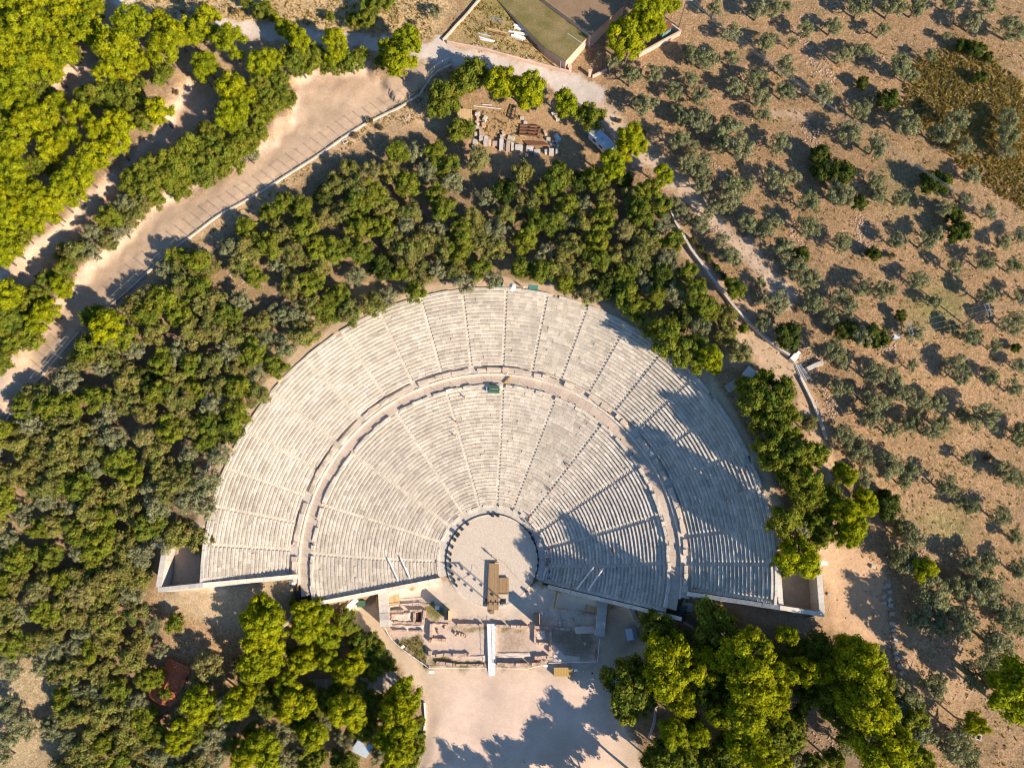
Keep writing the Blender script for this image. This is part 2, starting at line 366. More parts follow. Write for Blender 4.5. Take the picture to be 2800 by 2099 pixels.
# yard, platform, groves
paint([(1280,285),(1390,270),(1560,290),(1640,380),(1690,440),(1690,470),(1560,480),(1300,470)], (.40,.25,.14,.6))
paint([(1215,108),(1320,-60),(1500,-60),(1489,130),(1560,190),(1240,115)], (.38,.27,.13,.8))
paint([(1300,20),(1440,-40),(1540,60),(1500,130),(1380,60)], (.24,.19,.06,.9))
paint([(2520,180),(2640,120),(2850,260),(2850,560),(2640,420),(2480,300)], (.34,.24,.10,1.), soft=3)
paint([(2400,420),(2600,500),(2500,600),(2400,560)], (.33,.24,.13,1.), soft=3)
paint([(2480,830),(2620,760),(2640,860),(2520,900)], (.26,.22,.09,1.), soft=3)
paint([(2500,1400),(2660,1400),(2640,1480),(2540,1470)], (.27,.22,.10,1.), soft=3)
paint([(2235,1470),(2300,1480),(2410,1540),(2440,1620),(2440,1800),(2400,1830),(2330,1760),(2200,1690),(2130,1690),(2262,1690)], (.54,.35,.22,.3), 2)
paint([(2440,1600),(2620,1700),(2700,1900),(2560,1960),(2440,1850)], (.50,.33,.21,.6), soft=3)
paint([(1890,1600),(2110,1670),(2260,1690),(2200,1740),(2000,1720),(1900,1680)], (.46,.32,.20,.4))
paint([(430,1615),(800,1585),(812,1670),(700,1720),(600,1720),(450,1660)], (.42,.31,.20,.5))
paint([(0,1810),(130,1780),(170,1900),(200,2000),(120,2140),(-60,2140)], (.40,.30,.19,.8), soft=3)
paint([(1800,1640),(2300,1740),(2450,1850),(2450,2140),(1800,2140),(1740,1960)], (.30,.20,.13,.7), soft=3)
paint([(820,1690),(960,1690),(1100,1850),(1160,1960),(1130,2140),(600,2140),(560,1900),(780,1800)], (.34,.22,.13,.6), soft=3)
# plaza, parodos paths, skene
paint([(958,1650),(1045,1640),(1065,1720),(1075,1750),(1170,1828),(1640,1828),(1665,1650),(1710,1660),(1800,1720),(1775,1800),(1740,1900),(1700,1960),(1800,2160),(1110,2160),(1160,2000),(1155,1890),(1095,1835),(1020,1750),(940,1690)], (.585,.45,.32,.03), 4, .5)
paint([(1220,1850),(1640,1832),(1690,1900),(1690,1990),(1760,2160),(1150,2160),(1175,1950),(1180,1880)], (.66,.50,.40,.03), 4, 4)
paint([(1050,1622),(1200,1585),(1500,1600),(1652,1648),(1655,1690),(1050,1690)], (.60,.49,.385,.03), 5, .3)
paint([(1068,1690),(1655,1690),(1645,1828),(1172,1828),(1072,1745)], (.60,.46,.37,.12), 5, .3)
for q in [[(1078,1752),(1155,1735),(1170,1790),(1172,1825)], [(1180,1795),(1330,1812),(1330,1822),(1185,1822)], [(1365,1712),(1440,1716),(1440,1726),(1365,1722)], [(1365,1812),(1460,1816),(1460,1822),(1365,1822)],
          [(1160,1658),(1212,1652),(1212,1685),(1165,1690)], [(1230,1715),(1330,1712),(1330,1722),(1240,1722)]]:
    paint(q, (.20, .175, .06, .8), soft=.5)
paint([(1500,1720),(1625,1715),(1625,1780),(1590,1800),(1540,1790)], (.30,.22,.16,.5))
paint([(1370,1735),(1445,1735),(1445,1778),(1370,1778)], (.50,.37,.28,.4))
# rim path
rr = np.hypot(X - CX, Y - CY); aa = np.degrees(np.arctan2(X - CX, Y - CY))
k = (np.clip((RIM + 3.2 + .5 * wob(X, Y, .6, 31) - rr) / .8, 0, 1) * (rr > RIM - 1) * (np.abs(aa) < 97))[..., None]
COLR[:] = COLR * (1 - k) + np.array((.54, .40, .27, .2)) * k
for q in (COURT_L, COURT_R): paint(q, (.46, .36, .27, .15), world=True, soft=.4, crisp=True)
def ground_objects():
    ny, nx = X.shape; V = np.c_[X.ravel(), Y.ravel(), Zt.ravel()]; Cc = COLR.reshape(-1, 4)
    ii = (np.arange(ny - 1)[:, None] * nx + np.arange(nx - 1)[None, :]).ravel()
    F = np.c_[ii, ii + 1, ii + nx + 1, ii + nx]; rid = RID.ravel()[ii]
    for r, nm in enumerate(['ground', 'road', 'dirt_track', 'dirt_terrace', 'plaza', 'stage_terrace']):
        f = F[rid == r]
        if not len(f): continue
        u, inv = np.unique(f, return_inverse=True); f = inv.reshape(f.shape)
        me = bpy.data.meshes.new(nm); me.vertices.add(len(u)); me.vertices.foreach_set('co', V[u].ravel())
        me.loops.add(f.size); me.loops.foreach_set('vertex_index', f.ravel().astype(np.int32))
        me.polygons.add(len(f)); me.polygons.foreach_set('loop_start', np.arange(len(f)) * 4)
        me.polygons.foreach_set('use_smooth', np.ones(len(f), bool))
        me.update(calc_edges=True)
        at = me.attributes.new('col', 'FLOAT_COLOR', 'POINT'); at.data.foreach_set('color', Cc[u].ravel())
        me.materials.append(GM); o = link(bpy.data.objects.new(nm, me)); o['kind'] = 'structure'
ground_objects()

# ------------------------------------------------------------ theatre
TH = empty('theatre', (CX, CY, 0), 'huge ancient stone theatre with fan of seat rows around a round orchestra', 'theatre')
UPA = [-95.3,-87.3,-79.5,-71.5,-63,-53.2,-43.4,-33.6,-24.5,-15.2,-6,3.6,12.6,21.7,31,40.5,49.2,58.2,67.5,76,83.7,91.3,99.3]
LTA = [-103.6,-88.1,-72.5,-53.4,-33.4,-15.3,4,22.2,39.8,58.5,76.1,91,106.8]
LBA = [-110,-90.5,-71.1,-51.7,-32.7,-14,4.7,22.1,40.5,59,77.5,95,113]
def line_ang(p, q):
    """angle at radius r where the wall line crosses"""
    def f(r):
        dx, dy = q[0] - p[0], q[1] - p[1]; fx, fy = p[0] - CX, p[1] - CY
        A = dx * dx + dy * dy; B = 2 * (fx * dx + fy * dy); Cq = fx * fx + fy * fy - r * r
        D = max(B * B - 4 * A * Cq, 0); t = (-B + math.sqrt(D)) / (2 * A)
        a = math.degrees(math.atan2(p[0] + dx * t - CX, p[1] + dy * t - CY))
        return a
    return f
fWL, fWR = line_ang(WL0, WL1), line_ang(WR0, WR1); fVL, fVR = line_ang(VL0, VL1), line_ang(VR0, VR1)
SW = .72
def low_ang(k):
    if k == 0: return lambda r: (lambda a: a + 360 if a > 180 else a)(fWL(r)) + math.degrees(.95 / r)
    if k == 12: return lambda r: fWR(r) - math.degrees(.95 / r)
    return lambda r: LBA[k] + (LTA[k] - LBA[k]) * (r - R0) / (37.6 - R0)
def up_ang(k):
    if k == 0: return lambda r: fVL(r) + math.degrees(.95 / r)
    if k == 22: return lambda r: fVR(r) - math.degrees(.95 / r)
    return lambda r: UPA[k]
def W(r, a, z): q = pol(r, a); return (q[0] - CX, q[1] - CY, z)
def block(mb, r0, r1, a0, a1, zt, drop, h, tone, seat=.42, jit=.02):
    dr, dz = U(-.025, .025), U(-.02, .02)
    if random.random() < .04: dz -= U(.04, .16); dr += U(-.05, .08); tone *= .85
    def prof(a):
        j = [U(-jit, jit) for _ in range(6)]
        return [W(r0 + .05 + dr, a, zt - h - .1), W(r0 + dr + j[0], a, zt + dz + j[1] * .6), W(r0 + seat + dr + j[2], a, zt + dz + j[3] * .6),
                W(r0 + seat + .03 + dr + j[2], a, zt - drop), W(r1 + .08, a, zt - drop), W(r1 + .08, a, zt - h - .1)]
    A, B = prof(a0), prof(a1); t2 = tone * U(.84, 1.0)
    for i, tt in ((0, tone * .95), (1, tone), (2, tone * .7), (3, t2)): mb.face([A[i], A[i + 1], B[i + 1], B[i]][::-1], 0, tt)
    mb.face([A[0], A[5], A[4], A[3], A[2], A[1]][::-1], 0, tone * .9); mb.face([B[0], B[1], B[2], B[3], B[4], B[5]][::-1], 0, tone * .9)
def wedge(lower, k):
    mb = MB(); n, rr0, pt, z0, h = (NL, R0, RP, H0, HL) if lower else (NU, RU, UPt, ZU, HU)
    fa = (low_ang if lower else up_ang); wt = U(.94, 1.04)
    for i in range(n):
        r0 = rr0 + i * pt; rm = r0 + pt / 2; a0 = fa(k)(rm) + math.degrees(SW / 2 / rm); a1 = fa(k + 1)(rm) - math.degrees(SW / 2 / rm)
        rt = wt * U(.9, 1.07); a = a0
        while a < a1 - .01:
            L = math.degrees(U(.8, 1.7) / rm); b = a + L
            if a1 - b < math.degrees(.5 / rm): b = a1
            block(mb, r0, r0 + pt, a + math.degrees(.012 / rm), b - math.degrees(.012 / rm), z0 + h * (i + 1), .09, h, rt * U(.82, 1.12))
            a = b
    return mb.build('seating_wedge', LIME, TH)
def stair(lower, k):
    mb = MB(); n, rr0, pt, z0, h = (NL, R0, RP, H0, HL) if lower else (NU, RU, UPt, ZU, HU); f = (low_ang if lower else up_ang)(k)
    for i in range(n):
        for s in (0, 1):
            r0 = rr0 + i * pt + s * pt / 2; r1 = r0 + pt / 2; zt = z0 + h * (i + (.22, .66)[s]) + U(-.02, .02); t = U(.82, 1.08)
            a0, a1 = f(r0), f(r1)
            def w4(r, a, sg, z): return W(r, a + sg * math.degrees(SW / 2 / r), z)
            A = [w4(r0, a0, -1, zt), w4(r0, a0, 1, zt), w4(r1 + .02, a1, 1, zt), w4(r1 + .02, a1, -1, zt)]
            mb.face(A[::-1], 0, t); mb.face([w4(r0, a0, -1, zt - h), w4(r0, a0, 1, zt - h), A[1], A[0]], 0, t * .95)
            for s1, q in ((1, (1, 2)), (-1, (3, 0))):
                p1, p2 = A[q[0]], A[q[1]]; mb.face([p1, p2, (p2[0], p2[1], zt - h), (p1[0], p1[1], zt - h)], 0, t)
    return mb.build('stairway', LIME, TH)
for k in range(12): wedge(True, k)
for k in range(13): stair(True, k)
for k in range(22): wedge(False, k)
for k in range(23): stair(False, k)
def ringblocks(name, r0, r1, z0, z1, a0, a1, lo, hi, material, gap=0., jr=0., jz=0., tones=(.85, 1.1), skip=None, seam=.012):
    mb = MB(); a = a0; rm = (r0 + r1) / 2
    while a < a1 - .05:
        b = min(a + math.degrees(U(lo, hi) / rm), a1); g = math.degrees(seam / rm)
        if a > a0 and mb.v and (random.random() < gap or (skip and any(abs((a + b) / 2 - s) < math.degrees(.55 / rm) for s in skip))):
            mb.build(name, material, TH); mb = MB(); a = b; continue
        if not (skip and any(abs((a + b) / 2 - s) < math.degrees(.55 / rm) for s in skip)):
            zz = z1 + U(-jz, jz); q0, q1 = r0 + U(-jr, jr), r1 + U(-jr, jr); t = U(*tones)
            P4 = [W(q0, a + g, 0), W(q0 + U(-jr, jr) * .4, b - g, 0), W(q1 + U(-jr, jr) * .6, b - g, 0), W(q1, a + g, 0)]
            if jr > .1 and random.random() < .6: P4.insert(2, W((q0 + q1) / 2, b - g + math.degrees(.12 / rm), 0)); P4.append(W((q0 + q1) / 2, a + g - math.degrees(.1 / rm), 0))
            mb.prism([(p[0], p[1]) for p in P4][::-1], z0, zz, 0, t, top=[zz + U(-jz, jz) * .4 for _ in P4])
        a = b
    return mb.build(name, material, TH)
LA0, LA1 = -103.0, 106.0
ringblocks('walkway', 37.55, 39.6, 11.2, 11.78, -101, 105, 1.2, 2.6, PAVE, 0, .0, .01, (.9, 1.08))
ringblocks('honour_seats', 36.85, 37.5, 11.6, 12.18, LA0 + 1, LA1 - 1, .7, 1.8, LIME, .1, .14, .14, skip=LTA)
ringblocks('honour_seats', R0 - .55, R0 - .05, -.05, .75, -107, 110, .8, 1.5, LIME, .15, .06, .1, skip=LBA)
ringblocks('walkway_kerb', 39.6, 39.95, 11.2, 12.35, -97.5, 101.5, 1.2, 2.2, LIME, 0, .02, .03, (1., 1.18))
ringblocks('podium', 39.95, 41.75, 11.2, 12.2, -97, 101, 1., 2., LIME, 0, 0, .03, (.8, .98))
ringblocks('bench_row', 40.2, 41.15, 12.1, 12.85, -95.5, 99.5, .7, 2.4, BENCH, .05, .17, .2, (.88, 1.1), skip=UPA[::1])
ringblocks('rim_coping', RIM, RIM + .55, 20.4, 21.42, -95, 99, 1., 1.8, LIME, .05, .05, .05)
ringblocks('orchestra_pavement', 10.2, 12.5, -.5, .06, -108, 112, 1.1, 2.2, PALE, 0, 0, .006, (.94, 1.05))
ringblocks('orchestra_kerb', 9.85, 10.2, -.5, .13, -180, 180, 1., 1.6, LIME, 0, .005, .008, (.95, 1.1))
def disc(name, r, z, m):
    mb = MB(); n = 96; mb.face([(CX + r * math.cos(2 * math.pi * i / n), CY + r * math.sin(2 * math.pi * i / n), z) for i in range(n)]); o = mb.build(name, m); o['kind'] = 'structure'; return o
SAND = mat('orchestra_sand', (.58, .49, .40), (.52, .44, .35), .5, .95, 0, .01, .6)
disc('orchestra_floor', 9.86, .08, SAND)
def wallrun(name, pts, th, zb, zt, m, parent=None, seg=1.4, jz=.03, off=(0, 0), world0=True, tones=(.88, 1.08), j=.02):
    """masonry wall along pts, tops zt interpolated; parent-space offset"""
    mb = MB()
    for (a, b), (za, zc) in zip(zip(pts[:-1], pts[1:]), zip(zt[:-1], zt[1:])):
        a = Vector(a); b = Vector(b); L = (b - a).length; d = (b - a) / L; nn = Vector((-d.y, d.x)) * th / 2; n = max(1, int(L / seg))
        for i in range(n):
            t0, t1 = i / n, (i + 1) / n; p, q = a + d * (L * t0 + .01), a + d * (L * t1 - .01); dz = U(-jz, jz)
            z0, z1 = za + (zc - za) * t0 + dz, za + (zc - za) * t1 + dz
            c4 = [(p - nn), (q - nn), (q + nn), (p + nn)]
            mb.prism([(v.x - off[0] + U(-j, j), v.y - off[1] + U(-j, j)) for v in c4], zb, 0, 0, U(*tones), top=[z0, z1, z1, z0])
    return mb.build(name, m, parent)
O = (CX, CY)
wallrun('retaining_wall', [WL0, WL1], .8, -1, [1.3, 12.9], LIME, TH, 1.2, off=O)
wallrun('retaining_wall', [WR0, WR1], .8, -1, [1.3, 12.9], LIME, TH, 1.2, off=O)
wallrun('retaining_wall', [VL0, (-62.8, -1.15), VL1], .85, 6, [13.6, 21.6, 20.6], LIME, TH, 1.4, off=O)
wallrun('retaining_wall', [VR0, (49.2, -5.35), VR1], .85, 6, [13.6, 21.6, 20.6], LIME, TH, 1.4, off=O)
wallrun('retaining_wall', [(-72.0, -1.6), (-71.7, 7.2)], 1.1, 6, [20.6, 20.2], LIME, TH, 1.6, off=O)
wallrun('retaining_wall', [(-72.2, 6.6), (-74.6, 6.7)], .8, 6, [20.0, 19.6], LIME, TH, 1.6, off=O)
wallrun('retaining_wall', [(57.6, -6.2), (57.8, 3.6)], 1.1, 6, [20.6, 20.2], LIME, TH, 1.6, off=O)
wallrun('retaining_wall', [(58.3, 3.2), (60.0, 2.9)], .8, 6, [20.0, 19.6], LIME, TH, 1.6, off=O)
wallrun('retaining_wall', [(-63.1, -.7), (-63.0, 8.)], .5, 14, [21.2, 21.3], LIME, TH, 1.2, off=O)
wallrun('retaining_wall', [(49.6, -4.9), (49.6, 4.)], .9, 14, [21.2, 21.3], LIME, TH, 1.2, off=O, tones=(1., 1.15))
# fill behind the lower end walls
def zcav(x, y): return float(cavea(np.array(math.hypot(x - CX, y - CY))))
# ------------------------------------------------------------ trees
def crown_mesh(name, seed, m, R_, zlo, zhi, nl, lr, nq, qs, core=.72, flat=.8, hollow=.55, asp=1.3, lean=.5):
    """crown = uneven cloud of leafy lobes; every lobe is a shell of small leaf faces round a rough core"""
    q = random.Random(seed); V, F, T = [], [], []
    zc, hz = (zlo + zhi) / 2, (zhi - zlo) / 2; lob = []
    bulge = [(q.uniform(0, 6.28), q.uniform(.5, 1.)) for _ in range(5)]
    for i in range(nl):
        t = q.uniform(0, 6.28); ph = q.uniform(-.55, 1.) ; rad = q.uniform(hollow, 1.) if q.random() < .8 else q.uniform(0, hollow)
        env = .78 + .22 * max(math.cos(t - b) * s for b, s in bulge); ch = math.sqrt(max(0, 1 - ph * ph))
        lob.append((R_ * env * rad * ch * math.cos(t), R_ * env * rad * ch * math.sin(t), zc + hz * ph * rad, lr * q.uniform(.65, 1.3), q.uniform(.78, 1.18)))
    bm = bmesh.new(); bmesh.ops.create_icosphere(bm, subdivisions=1, radius=1); iv = [v.co.copy() for v in bm.verts]; jf = [[v.index for v in f.verts] for f in bm.faces]; bm.free()
    for (x, y, z, r, tn) in lob:
        if core:
            n = len(V)
            for v in iv:
                k = r * core * q.uniform(.75, 1.1); V.append((x + v.x * k, y + v.y * k, z + v.z * k * flat))
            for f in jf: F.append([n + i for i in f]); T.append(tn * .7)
        for _ in range(int(nq * (r / lr) ** 2)):
            a = q.uniform(0, 6.28); u = q.uniform(-.45, 1); c = math.sqrt(1 - u * u); d = Vector((c * math.cos(a), c * math.sin(a), u))
            k = r * q.uniform(.82, 1.12); p = Vector((x + d.x * k, y + d.y * k, z + d.z * k * flat))
            nn = (d + Vector((q.uniform(-1, 1), q.uniform(-1, 1), q.uniform(-.6, 1))) * lean).normalized()
            tx = nn.cross(Vector((q.uniform(-1, 1), q.uniform(-1, 1), q.uniform(-1, 1)))).normalized(); ty = nn.cross(tx); s = qs * q.uniform(.6, 1.25)
            n = len(V); V.extend([tuple(p - tx * s * asp), tuple(p - ty * s * .8), tuple(p + tx * s * asp), tuple(p + ty * s * .8)])
            F.append([n, n + 1, n + 2, n + 3]); T.append(tn * q.uniform(.75, 1.25))
    me = bpy.data.meshes.new(name); me.from_pydata(V, [], F); me.materials.append(m)
    me.attributes.new('tone', 'FLOAT', 'FACE').data.foreach_set('value', T); me.update(); return me
def trunk_mesh(name, seed, h, r, spread, nb, z0=-.6):
    q = random.Random(seed); mb = MB(); p = Vector((0, 0, z0)); top = Vector((q.uniform(-.3, .3), q.uniform(-.3, .3), h))
    mid = p.lerp(top, .5) + Vector((q.uniform(-.2, .2), q.uniform(-.2, .2), 0)); mb.tube(p, mid, r, r * .8, 7); mb.tube(mid, top, r * .8, r * .5, 7)
    for i in range(nb):
        a = 6.28 * i / nb + q.uniform(-.4, .4); s = mid.lerp(top, q.uniform(.1, 1)); e = s + Vector((math.cos(a) * spread * q.uniform(.6, 1), math.sin(a) * spread * q.uniform(.6, 1), h * q.uniform(.15, .5)))
        k = s.lerp(e, .5) + Vector((0, 0, -.1)); mb.tube(s, k, r * .45, r * .3, 5); mb.tube(k, e, r * .3, r * .1, 5)
        for _ in range(2): mb.tube(k, k + Vector((q.uniform(-1, 1), q.uniform(-1, 1), q.uniform(.2, .8))) * spread * .45, r * .2, r * .06, 4)
    o = mb.build(name, BARK); me = o.data; bpy.data.objects.remove(o); return me
KIND = {}
def mk(kind, base, cat, nvar, R_, H_, crownf, trunkf):
    vs = []
    for i in range(nvar): vs.append((crownf(i), trunkf(i)))
    KIND[kind] = (base, cat, vs, R_, H_)
mk('P', 'pine_tree', 'pine tree', 7, 2.85, 8.4, lambda i: crown_mesh('crown', 100 + i, F_PINE, 3.1, 3.2, 9.3, 62, .78, 62, .15, .78, .95, .6, 1.2, .45), lambda i: trunk_mesh('trunk', 150 + i, 6.6, .26, 2.2, 6))
mk('O', 'olive_tree', 'olive tree', 9, 2.2, 4.0, lambda i: crown_mesh('crown', 200 + i, F_OLIVE, 2.15 + .2 * (i % 3), 1.7, 3.9 + .35 * (i % 4), 34 + 6 * (i % 3), .46, 62, .10, (.5, 0., .4)[i % 3], .85, .4, 1.7, .9), lambda i: trunk_mesh('trunk', 250 + i, 2.2, .24, 1.9, 5))
mk('S', 'evergreen_oak', 'oak tree', 8, 2.15, 4.6, lambda i: crown_mesh('crown', 300 + i, F_OAK, 2.45, 1.2, 5.3, 52, .62, 62, .14, .75, .9, .5, 1.2, .6), lambda i: trunk_mesh('trunk', 350 + i, 3., .2, 1.7, 4))
mk('M', 'broadleaf_tree', 'tree', 8, 2.15, 4.4, lambda i: crown_mesh('crown', 700 + i, F_BROAD, 2.45, 1.0, 5.1, 50, .62, 66, .13, .72, .9, .5, 1.4, .75), lambda i: trunk_mesh('trunk', 750 + i, 3., .2, 1.7, 4))
mk('D', 'dark_shrub', 'shrub', 3, 1.6, 2.9, lambda i: crown_mesh('crown', 400 + i, F_DARK, 1.7, .5, 3.2, 34, .55, 55, .13, .8, .9, .5, 1.2, .5), lambda i: trunk_mesh('trunk', 450 + i, 1.6, .1, 1.0, 4))
mk('L', 'pale_tree', 'tree', 3, 2.4, 5.4, lambda i: crown_mesh('crown', 500 + i, F_PALE, 2.6, 2., 6., 52, .6, 66, .12, .6, .9, .5, 1.4, .8), lambda i: trunk_mesh('trunk', 550 + i, 3.8, .2, 1.8, 5))
mk('B', 'dry_bush', 'bush', 3, 1.6, 2., lambda i: crown_mesh('crown', 600 + i, F_DRY, 1.35, .3, 1.9, 22, .45, 60, .10, 0, .8, .3, 2., 1.), lambda i: trunk_mesh('trunk', 650 + i, .8, .07, .8, 5))
LOOK = {'P': ['bright yellow-green pine', 'broad yellow-green pine', 'lime-green pine with rounded tufts'], 'O': ['grey-green olive tree', 'silvery olive tree', 'dusty green olive tree'],
        'M': ['olive-green broadleaf tree', 'leafy yellowish-green tree', 'loose green broadleaf tree'],
        'S': ['dense mid-green oak', 'bushy green oak', 'dark green oak'], 'D': ['small very dark green shrub', 'dark green shrub'], 'L': ['pale loose-leaved tree', 'pale yellowish tree'], 'B': ['brown dry bush', 'thin dry bush']}
def region(px, py):
    if py < 800 and px < 760: return 'on the terraced slope'
    if px > 1780 and py > 1700: return 'in the grove below the right wing'
    if py > 1640 and px < 1200: return 'in the wood left of the plaza'
    if px > 1860 and 880 < py < 1700 and px < 2330: return 'beside the right wing of seats'
    if px > 1640: return 'in the right olive grove'
    if px > 1150 and py < 480: return 'around the stone yard'
    if px < 760: return 'in the left wood'
    if px > 760 and 360 < py: return 'in the wood behind the theatre'
    return 'beside the concrete road'
GRP = {'P': 'yellow-green pines', 'O': 'olive trees of the groves', 'S': 'evergreen oaks around the theatre', 'M': 'broadleaf trees of the woods', 'D': 'dark shrubs', 'L': 'pale trees', 'B': 'dry bushes'}
def tall(kind, px, py):
    if kind not in 'PSLM': return 1.
    if px > 1640 and py > 1690: return (1.28 if px < 1800 else 1.42) if kind == 'P' else (1.3 if px < 1900 else 1.05)
    if 1880 < px < 2330 and 1000 < py < 1690: return 1.3
    if px < 1180 and py > 1600 and px > 480: return 1.25 if kind == 'P' else 1.
    return 1.
tq = random.Random(5); _used = {}; TREES = []
FIRST = {}
def tree(kind, px, py, rp, i=None):
    base, cat, vs, R_, H_ = KIND[kind]
    k0 = tq.randrange(len(vs)); g = (CAM_H - 22) / CAM_F / .97; rm = rp * g; sc = rm / R_
    sz = sc ** .75 * tq.uniform(.88, 1.12) * tall(kind, px, py); hgt = H_ * sz; z = 15.
    for _ in range(14):
        x, y = P(px, py, z + hgt * .68); z = .4 * z + .6 * tz(x, y)
    loc = (x, y, z)
    r0 = math.hypot(x - CX, y - CY); a0 = math.degrees(math.atan2(x - CX, y - CY))
    if r0 < RIM + .5 and (inpoly(np.array(x), np.array(y), SECT) or r0 < 12): return
    key = (LOOK[kind][k0 % len(LOOK[kind])], round(px / 28), round(py / 20.99)); lk = key[0]
    pl = '%d%% across and %d%% down the photo' % key[1:]
    if key in _used: pl = '%.1f%% across and %.1f%% down the photo' % (px / 28, py / 20.99)
    _used[key] = 1
    rg = region(px, py); lab = '%s %s, %s' % (lk, rg, pl)
    lab = short(lab)
    if nw(lab) > 16: lab = short('%s, %s' % (lk, pl))
    e = empty(base, loc, lab, cat, GRP[kind], tq.uniform(0, 6.28)); s2 = sc * tq.uniform(.93, 1.07)
    e.scale = (sc, s2, sz)
    link(bpy.data.objects.new('crown', vs[k0][0]), e); link(bpy.data.objects.new('trunk', vs[k0][1]), e)
    TREES.append((px, py, rp)); return e
def tl(kind, ox, oy, k, s):
    for p in s.split(';'):
        p = p.strip()
        if p:
            a, b, c = [float(v) for v in p.split(',')]; tree(kind, ox + a * k, oy + b * k, c * k * 1.02)
K = .3165
tl('P', 0, 0, K, '''130,110,130;340,60,120;240,240,140;620,50,140;790,110,120;540,200,120;740,290,120;370,330,110;60,400,120;130,520,120;350,500,120;530,460,110;180,740,120;60,860,100;1010,420,160;1160,210,140;
1390,200,100;1420,420,130;1520,300,110;1700,250,100;1790,190,110;1990,380,130;1660,330,90;1230,540,85;1100,620,80;920,650,100;1780,560,105;1760,640,75;2000,760,120;2160,850,85;2000,1010,125;2070,930,90;1390,970,105;
300,950,105;400,1030,100;500,890,80;680,990,95;760,1020,70;250,1080,110;460,1280,120;1040,1090,110;850,1130,105;600,1190,95;150,1240,120;40,1130,90;60,1330,120;120,1480,115;820,1370,120;1010,1270,105;700,1490,130;570,1600,100;200,1610,110;60,1640,90;20,280,100;480,-30,120;960,560,60''')
tl('S', 0, 0, K, '''880,830,115;1130,830,105;740,850,85;1000,930,90;1250,1050,85;1400,650,100;1640,1290,115;1790,1260,105;1500,1400,115;1350,1450,110;1560,1480,110;1750,1390,115;1900,1300,110;2020,1400,100;2100,1250,100;1250,1500,100;1140,1570,95;1300,1600,105;1450,1560,105;1600,1560,85;2180,1180,90;1900,1200,80;330,1430,95;640,480,80;1200,720,60;430,1440,70;2130,10,60''')
tl('P', 700, 0, K, '''240,240,75;370,350,105;60,560,110;150,540,100;680,370,105;690,470,90;1150,430,90;1300,370,125;1250,540,130;2130,720,130;1180,520,80''')
tl('L', 700, 0, K, '''1940,1380,110;1900,1450,80''')
tl('S', 700, 0, K, '''340,500,120;490,480,105;400,600,90;640,560,100;820,540,100;900,490,75;60,760,100;200,680,100;150,880,120;270,870,85;60,1000,100;30,1150,90;1080,540,55;1880,620,120;1820,700,125;1750,760,90;1630,840,125;1580,950,90;1770,1130,105;1000,60,85;950,160,90;1130,30,80;850,180,70;50,90,80;140,130,50;640,150,45''')
tl('O', 700, 0, K, '''1560,110,65;1700,1180,60''')
tl('P', 1400, 0, K, '''960,300,140;1000,420,100;1180,100,140;1250,0,130;1200,230,120;1340,40,100;1110,330,95;1060,200,80;160,770,125;150,860,110;470,900,115;1020,1190,115;1000,1300,95;1090,1260,80;870,1430,115;1310,1520,95''')
tl('S', 1400, 0, K, '''680,1000,120;-20,760,70''')
tl('O', 1400, 0, K, '''880,520,85;1030,670,105;1230,650,95;1150,910,120;1080,880,60;1540,460,95;1650,520,105;1740,530,75;1890,510,85;1540,690,85;1380,790,85;1630,840,85;1450,960,85;1480,1040,80;1640,1050,115;1750,80,85;1900,290,95;2190,380,90;2120,100,105;1930,760,85;2100,680,105;2140,850,95;2170,1000,80;1860,1130,140;1960,1280,120;1800,1250,95;1440,1220,105;1500,1410,100;1650,1400,95;1620,1500,90;1900,1600,100;2040,1600,85;1640,1620,85;1560,1270,70''')
tl('O', 2100, 0, K, '''60,80,90;160,60,60;800,70,105;560,230,100;320,260,85;200,380,45;1080,70,115;1280,60,100;980,270,80;640,480,95;820,450,85;720,440,70;1150,580,115;1220,660,80;1400,490,70;1780,190,100;2120,240,120;1880,60,95;1550,30,80;1540,310,45;150,580,105;10,350,80;140,800,90;450,810,105;790,960,100;880,880,70;700,1160,110;930,1260,110;1180,1070,115;1510,1160,125;1640,1050,105;1700,1270,90;2070,1010,95;2050,1160,105;2050,1300,90;100,1250,100;80,1560,115;230,1520,80;590,1600,90;930,1560,80;1770,1520,95;''')
tl('D', 2100, 0, K, '''1030,860,105;820,720,55;1680,390,60;1800,420,75;1840,660,55;1900,490,45;440,1340,90;460,1480,85;640,1470,110;1460,1560,110;1370,1540,60''')
tl('O', 2100, 525, K, '''20,280,100;360,100,110;640,50,115;960,30,80;1140,70,80;330,310,100;120,490,100;1110,430,85;640,450,100;1350,440,100;1440,380,80;1500,160,80;1900,190,80;2040,440,80;230,640,105;340,740,100;820,830,90;990,850,100;640,900,100;700,1000,95;390,980,110;1290,770,100;1600,650,70;1860,620,85;1430,950,70;1880,900,95;2110,1140,120;80,960,115;520,1060,90;1720,1240,100;1600,1190,70;1260,1230,75;550,1390,110;650,1450,75;820,1250,100;2190,900,70;1950,1330,65;900,1580,110;1060,1600,95;1240,1500,60;1620,1500,105;1690,1590,90;1940,1600,80;2190,1500,80;2110,640,85;2180,380,80;1700,60,60''')
tl('D', 2100, 525, K, '''780,90,75;1600,200,80;1650,330,95;920,530,60;170,1240,110;680,1180,90;920,1260,105;1150,1070,50;290,540,70;2140,1350,40''')
